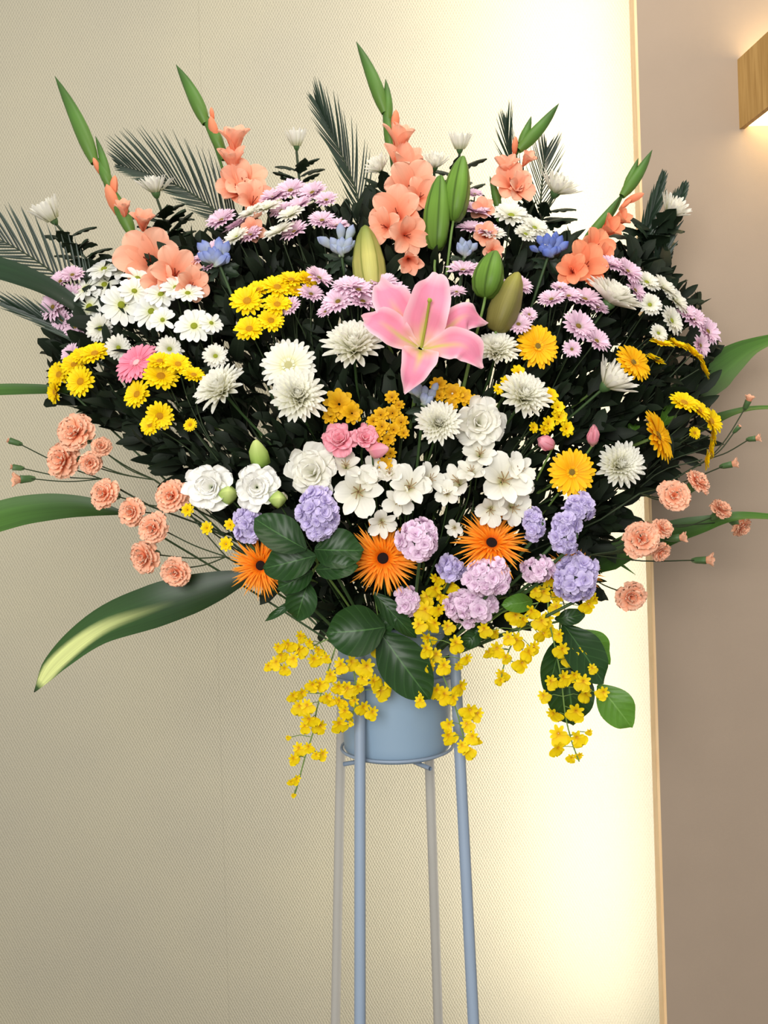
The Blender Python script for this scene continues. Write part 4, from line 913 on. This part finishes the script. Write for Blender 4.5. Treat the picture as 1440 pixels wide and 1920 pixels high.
orchid('rightmost yellow orchid spray over broad green leaves, hanging lowest at right', [(1030, 1090), (1028, 1150), (1040, 1210), (1052, 1270), (1060, 1340), (1072, 1390), (1086, 1428)],
   [(1030, 1092, 14), (1018, 1116, 15), (1044, 1120, 15), (1004, 1112, 13), (1040, 1142, 15), (1102, 1118, 15), (1100, 1138, 15), (1114, 1126, 9), (1024, 1164, 14), (1030, 1182, 15), (1046, 1194, 12), (1050, 1222, 16), (1070, 1238, 17), (1088, 1226, 12), (1058, 1276, 18), (1036, 1282, 15), (1074, 1270, 14), (1092, 1284, 15), (1022, 1308, 13), (1042, 1342, 18), (1078, 1340, 18), (1096, 1306, 14), (1050, 1384, 18), (1044, 1408, 18), (1086, 1388, 15), (1070, 1424, 11), (1104, 1374, 8), (1084, 1418, 8), (1128, 1302, 12), (1112, 1256, 9)], -.14)

# ---- broad green leaf branches
def leafthing(name, label, cat, leaves, mat, Y0, grp=None, hub=None, cup=.34):
    x0, y0 = hub or (leaves[0][0], leaves[0][1]); base = P(745 + (x0 - 745) * .2, 1240, 0); th = thing(name, label, cat, base, grp); g = G(); hp = P(x0, y0, Y0 + .03)
    g.add(*tube(catmull([hp, hp.lerp(base, .5) + Vector((0, 0, .01)), base], 3), .0022))
    for lf in leaves:
        bx, by, tx, ty, hw = lf[:5]; m = lf[5] if len(lf) > 5 else mat; dY = lf[6] if len(lf) > 6 else 0.
        a, b = P(bx, by, Y0 + dY), P(tx, ty, Y0 + dY - .01 + rnd(-.01, .02)); mid1, mid2 = a.lerp(b, .35) + Vector((0, -.012, .0)), a.lerp(b, .72) + Vector((0, -.010, .0))
        k = hw * MPP(Y0); q = G(); tt = np.linspace(0, 1, 15)
        q.add(*ribbon([a, mid1, mid2, b], prof(tt, .10, .44, 1.7, .85) * k, (rnd(-.2, .2), -1, rnd(.1, .4)), cup=cup, nw=6, per=5, r=random.random(), ruf=.003, rk=1.5))
        world_part('leaf', q, m, th); g.add(*tube(catmull([a.lerp(b, .05) + Vector((0, .002, 0)), a.lerp(hp, .5) + Vector((0, .004, 0)), hp], 3), .0014, 4))
    world_part('stem', g, STEM_L, th); return th
LG = 'broad-leaved branches low in the arrangement'
leafthing('leafy_branch', 'broad dark green leaves covering the left orange spider gerbera', 'leaves',
  [(574, 1030, 477, 972, 36, SALAL, -.01), (592, 1042, 494, 1066, 36, SALAL, .0), (590, 1030, 682, 1032, 40, SALAL, .01), (592, 1068, 672, 1060, 24), (586, 1072, 520, 1104, 24, SALAL, .004), (578, 1092, 556, 1162, 30, SALAL, .006), (560, 1122, 497, 1164, 8, SALAL, .01)], SALAL, -.225, LG, (596, 1056))
leafthing('leafy_branch', 'broad dark green leaves hanging before the bucket top', 'leaves',
  [(722, 1176, 612, 1186, 48), (712, 1184, 806, 1312, 46, SALAL, .01), (700, 1110, 780, 1196, 20, SALAL, .015), (690, 1210, 745, 1130, 20, SALAL, .03)], SALAL, -.165, LG, (712, 1170))
leafthing('leafy_branch', 'broad green leaves at lower right, one bright where the wall shines through', 'leaves',
  [(1056, 1170, 1132, 1282, 40), (1080, 1182, 1142, 1246, 34, SALAL_L, .02), (1050, 1196, 1024, 1300, 28, SALAL, .02), (1058, 1240, 1074, 1360, 46, SALAL, .01), (1122, 1284, 1184, 1364, 34, SALAL_L, .0), (1040, 1160, 1096, 1150, 16)], SALAL, -.115, LG, (1050, 1165), .12)  # light shining through the bright leaves is partly put into their paler green
leafthing('leafy_branch', 'single green leaf poking out below the mauve stocks at right', 'leaves', [(998, 1126, 940, 1134, 18, SALAL_L), (900, 1180, 866, 1212, 16, SALAL), (880, 1176, 906, 1200, 14, SALAL)], SALAL, -.13, LG, (980, 1120))
leafthing('leafy_branch', 'small bright green leaves deep at right under the yellow daisies', 'leaves', [(1240, 800, 1262, 750, 14, SALAL_L), (1175, 812, 1192, 795, 11, SALAL_L), (1170, 800, 1160, 788, 9, SALAL_L)], SALAL, .0, None, (1225, 830))

# ---- long strap leaves
def strap(label, pts, hw, mat=STRAP, Y=.0, dYs=None, normal=(0, -1, .5), cup=.25, ruf=.0, tilt=0.):
    x0, y0 = pts[0]; base = stem_base(x0, y0); th = thing('strap_leaf', label, 'leaf', base, 'long strap leaves'); dYs = dYs or [0] * len(pts)
    pp = [P(x, y, Y + d_) for (x, y), d_ in zip(pts, dYs)]; m = MPP(Y); q = G()
    hwm = np.interp(np.linspace(0, 1, 4 * len(pts)), np.linspace(0, 1, len(hw)), hw) * m
    q.add(*ribbon(pp, hwm, normal, cup=cup, nw=8, per=6, r=.5, ruf=ruf, tilt=tilt)); world_part('leaf_blade', q, mat, th)
    g = G(); g.add(*tube(catmull([pp[0], pp[0].lerp(base, .5) + Vector((0, .03, 0)), base], 4), .0022)); world_part('stem', g, STEM, th)
STRAP_D = petal_mat('dark_strap_leaf', [(0, (24, 40, 24)), (1, (38, 66, 38))], rough=.42, trans=.08, vary=.05, vein=.35, spec=.4)
VAR = petal_mat('striped_strap_leaf', [(0, (24, 42, 18)), (.35, (36, 64, 28)), (.7, (52, 86, 38)), (.96, (60, 90, 40)), (1, (24, 34, 18))], rough=.4, trans=.1, vary=.05, vein=.4, spec=.4)
# the pale stripe widens toward the tip of the lowest leaf
def widen_stripe(m):
    N, L = m.node_tree.nodes, m.node_tree.links
    at = [n for n in N if n.type == 'ATTRIBUTE'][0]; sp = [n for n in N if n.type == 'SEPARATE_COLOR'][0]; hs = [n for n in N if n.type == 'HUE_SAT'][0]; src = hs.inputs['Color'].links[0].from_socket
    def mth(op, a, b):
        n = N.new('ShaderNodeMath'); n.operation = op; n.use_clamp = False
        for i, v in enumerate((a, b)):
            if v is None: continue
            if isinstance(v, float): n.inputs[i].default_value = v
            else: L.new(v, n.inputs[i])
        return n.outputs[0]
    dist = mth('ABSOLUTE', mth('SUBTRACT', sp.outputs[1], .47), None)
    wdt = mth('MULTIPLY', mth('POWER', sp.outputs[0], 2.2), .62)
    mr = N.new('ShaderNodeMapRange'); L.new(mth('SUBTRACT', dist, wdt), mr.inputs[0]); mr.inputs[1].default_value = -.13; mr.inputs[2].default_value = .04; mr.inputs[3].default_value = 1; mr.inputs[4].default_value = 0
    m2 = N.new('ShaderNodeMapRange'); L.new(sp.outputs[0], m2.inputs[0]); m2.inputs[1].default_value = .32; m2.inputs[2].default_value = .66
    m3 = N.new('ShaderNodeMapRange'); L.new(sp.outputs[0], m3.inputs[0]); m3.inputs[1].default_value = .93; m3.inputs[2].default_value = .97; m3.inputs[3].default_value = 1; m3.inputs[4].default_value = 0
    fac = mth('MULTIPLY', mth('MULTIPLY', mr.outputs[0], m2.outputs[0]), m3.outputs[0])
    mx = N.new('ShaderNodeMix'); mx.data_type = 'RGBA'; L.new(fac, mx.inputs[0]); L.new(src, mx.inputs[6]); mx.inputs[7].default_value = c4((206, 214, 140)); L.new(mx.outputs[2], hs.inputs['Color'])
widen_stripe(VAR)
strap('long dark strap leaf at lower left with a pale striped drooping tip', [(470, 1078), (390, 1106), (290, 1138), (190, 1176), (110, 1238), (64, 1298)], [10, 26, 38, 43, 40, 33, 27, 18, 1], VAR, -.06, [0, 0, .0, .02, .04, .05], (0, -1, .35), .2)
strap('long green strap leaf leaving the frame at left, under the coral carnations', [(230, 962), (150, 952), (60, 958), (-20, 978), (-120, 1010)], [4, 20, 29, 33, 34, 20], STRAP, .02, None, (0, -1, .5))
strap('thin horizontal green blade at the left edge beside the yellow daisies', [(130, 732), (60, 731), (-20, 733), (-110, 740)], [8, 11, 13, 13, 8], STRAP, .08)
strap('wide dark strap leaf at the upper left edge under the palm fronds', [(190, 610), (110, 552), (40, 520), (-30, 500), (-90, 490)], [8, 18, 25, 28, 24], STRAP_D, .10, None, (.1, -1, .6))
strap('wide green strap leaf rising to the right edge beside the lilac daisies', [(1262, 752), (1310, 722), (1350, 690), (1400, 655), (1452, 634)], [20, 34, 38, 28, 16, 9], STRAP, .10, [0, 0, .02, .04, .05], (0, -1, .3))
strap('narrow pale-edged strap leaf at right beside the peach carnation buds', [(1300, 812), (1350, 784), (1400, 768), (1460, 764)], [10, 14, 9, 7, 6], STRAP, .12, None, (0, -1, 1.2))
strap('strap leaf at right bending flat with a pale tip over peach carnations', [(1180, 1040), (1250, 1004), (1320, 984), (1385, 968), (1460, 970)], [14, 26, 22, 13, 8, 6], STRAP, .04, [0, 0, -.01, -.03, -.03], (0, -1, .7))
strap('short wide strap leaf at lower right against the glowing wall', [(1090, 1075), (1140, 1048), (1190, 1020), (1222, 1000)], [8, 26, 24, 6], STRAP, .0)
strap('thin pointed grass blade at lower right above the lone coral carnation', [(1130, 1040), (1160, 1056), (1192, 1078)], [2, 4, .3], STRAP, .02)
strap('thin curling leaf in front of the tallest gladiolus florets', [(778, 560), (762, 500), (738, 440), (716, 408), (700, 400)], [5, 7, 6, 4, 1], SALAL, -.04)

# ---- palm fronds
def palm(label, pts, Y, L, n=34, a0=.55, a1=.4, sides=(1, -1), w=1.6, dYs=None, bend=.3, ls=(1, 1)):
    x0, y0 = pts[0]; base = stem_base(x0, y0); th = thing('palm_frond', label, 'palm frond', base, 'dark palm fronds fanned out at the back'); dYs = dYs or [0] * len(pts)
    c = catmull([P(x, y, Y + d_) for (x, y), d_ in zip(pts, dYs)], 10); m = MPP(Y); g = G(); g.add(*tube(c, [.0025 - .0018 * i / len(c) for i in range(len(c))], 5))
    g.add(*tube(catmull([base, base.lerp(c[0], .5) + Vector((0, .04, 0)), c[0]], 4), .003)); world_part('rachis', g, STEM_D, th)
    for sd, lm in zip(sides, ls):
        q = G()
        for i in range(n):
            f = (i + .5) / n; k = f * (len(c) - 1); p = c[int(k)].lerp(c[min(int(k) + 1, len(c) - 1)], k - int(k)); tg = (c[min(int(k) + 1, len(c) - 1)] - c[max(int(k) - 1, 0)]).normalized()
            s = tg.cross(Vector((0, -1, 0))).normalized() * sd; an = a0 + (a1 - a0) * f + rnd(-.05, .05)
            d_ = (tg * math.cos(an) + s * math.sin(an) + Vector((0, -.25 + rnd(-.08, .08), 0))).normalized(); le = L * lm * m * (math.sin(PI * min(1, f * .8 + .22)) ** .6) * rnd(.93, 1.05)
            up = tg if bend > 0 else -tg
            e = p + d_ * le + up * abs(bend) * le * .5; md = p + d_ * le * .55 + up * abs(bend) * le * .08
            wv = w * m
            q.add(*ribbon([p, md, e], [wv * .8, wv, wv * .8, wv * .1], (.2, -1, .2), cup=.3, nw=2, per=3, r=random.random()))
        world_part('leaflets', q, PALM, th)
palm('palm frond rising left of the tallest gladiolus, leaflets fanned both ways', [(686, 450), (668, 360), (640, 290), (612, 230), (592, 190)], .10, 110, 30, .45, .16, (1, -1), 1.7, None, .25, (.95, .72))
palm('arched palm frond between the first and second gladiolus', [(450, 440), (400, 392), (340, 352), (275, 325), (215, 308)], .13, 115, 34, .66, .4, (1, -1), 2.0, None, .2, (1.05, .55))
palm('palm frond fanned out at the upper left edge of the picture', [(200, 610), (140, 545), (70, 490), (0, 450), (-60, 430)], .14, 110, 30, .75, .5, (1, -1), 2.2, None, .15, (1.0, .8))
palm('palm frond with spiky leaflets pointing left below the wide dark strap leaf', [(260, 720), (190, 662), (130, 625), (60, 590), (10, 570)], .13, 105, 20, .25, .1, (1, -1), 2.4, None, .1)
palm('thin palm frond tip behind the fourth gladiolus', [(985, 380), (962, 320), (952, 270), (948, 225)], .15, 85, 22, .35, .1, (1, -1), 1.2, None, .2, (1, .8))
palm('second thin palm tip behind the chrysanthemum right of the fourth gladiolus', [(1010, 420), (1015, 360), (1020, 310), (1026, 275)], .16, 75, 20, .55, .3, (1, -1), 1.2, None, .1)
palm('folded dark palm tip behind the rightmost white chrysanthemum, left one', [(1180, 540), (1205, 450), (1225, 385), (1242, 325)], .15, 80, 26, .30, .06, (1, -1), 3.2, None, .1, (.8, .8))
palm('folded dark palm tip right above the rightmost white chrysanthemum', [(1225, 520), (1245, 450), (1262, 400), (1284, 345)], .155, 70, 26, .42, .05, (1, -1), 3.6, None, .0, (.9, .9))

# ---- dense dark filler foliage behind the blooms
OUT = [(120, 640), (170, 560), (230, 520), (340, 470), (430, 440), (560, 420), (660, 410), (760, 410), (880, 400), (1000, 440), (1080, 500), (1170, 490), (1240, 500), (1275, 560), (1310, 650), (1310, 760), (1290, 850), (1230, 905), (1150, 950), (1125, 1010), (1090, 1100), (1000, 1130), (900, 1165), (860, 1200), (700, 1215), (640, 1180), (600, 1140), (520, 1080), (440, 990), (360, 900), (270, 850), (200, 800), (120, 760)]
def inside(x, y):
    c = False; j = len(OUT) - 1
    for i in range(len(OUT)):
        (xi, yi), (xj, yj) = OUT[i], OUT[j]
        if (yi > y) != (yj > y) and x < (xj - xi) * (y - yi) / (yj - yi) + xi: c = not c
        j = i
    return c
g = G(); cnt = 0
protos = [petal(1, .5, .2, -.5, .3, 8, 2, .12, .5, 1.6, .8, lobes=2.5) for _ in range(3)] + [petal(1, .36, .2, -.4, .3, 5, 2, .15, .45, 1.7, .8) for _ in range(3)]
while cnt < 5200:
    x, y = rnd(90, 1330), rnd(390, 1230)
    if not inside(x, y): continue
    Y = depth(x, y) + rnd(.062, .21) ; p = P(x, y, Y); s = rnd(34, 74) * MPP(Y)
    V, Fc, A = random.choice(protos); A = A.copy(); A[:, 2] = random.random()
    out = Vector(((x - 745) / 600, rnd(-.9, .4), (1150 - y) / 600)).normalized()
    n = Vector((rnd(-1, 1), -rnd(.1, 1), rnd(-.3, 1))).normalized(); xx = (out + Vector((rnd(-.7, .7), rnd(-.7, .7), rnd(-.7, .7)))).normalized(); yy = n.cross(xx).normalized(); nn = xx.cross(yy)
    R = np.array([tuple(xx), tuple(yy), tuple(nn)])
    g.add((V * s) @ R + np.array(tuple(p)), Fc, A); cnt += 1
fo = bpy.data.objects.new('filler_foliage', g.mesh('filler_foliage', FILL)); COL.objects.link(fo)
fo['kind'] = 'stuff'; fo['label'] = 'dense dark green leaves packed behind and between all the flowers'; fo['category'] = 'foliage'
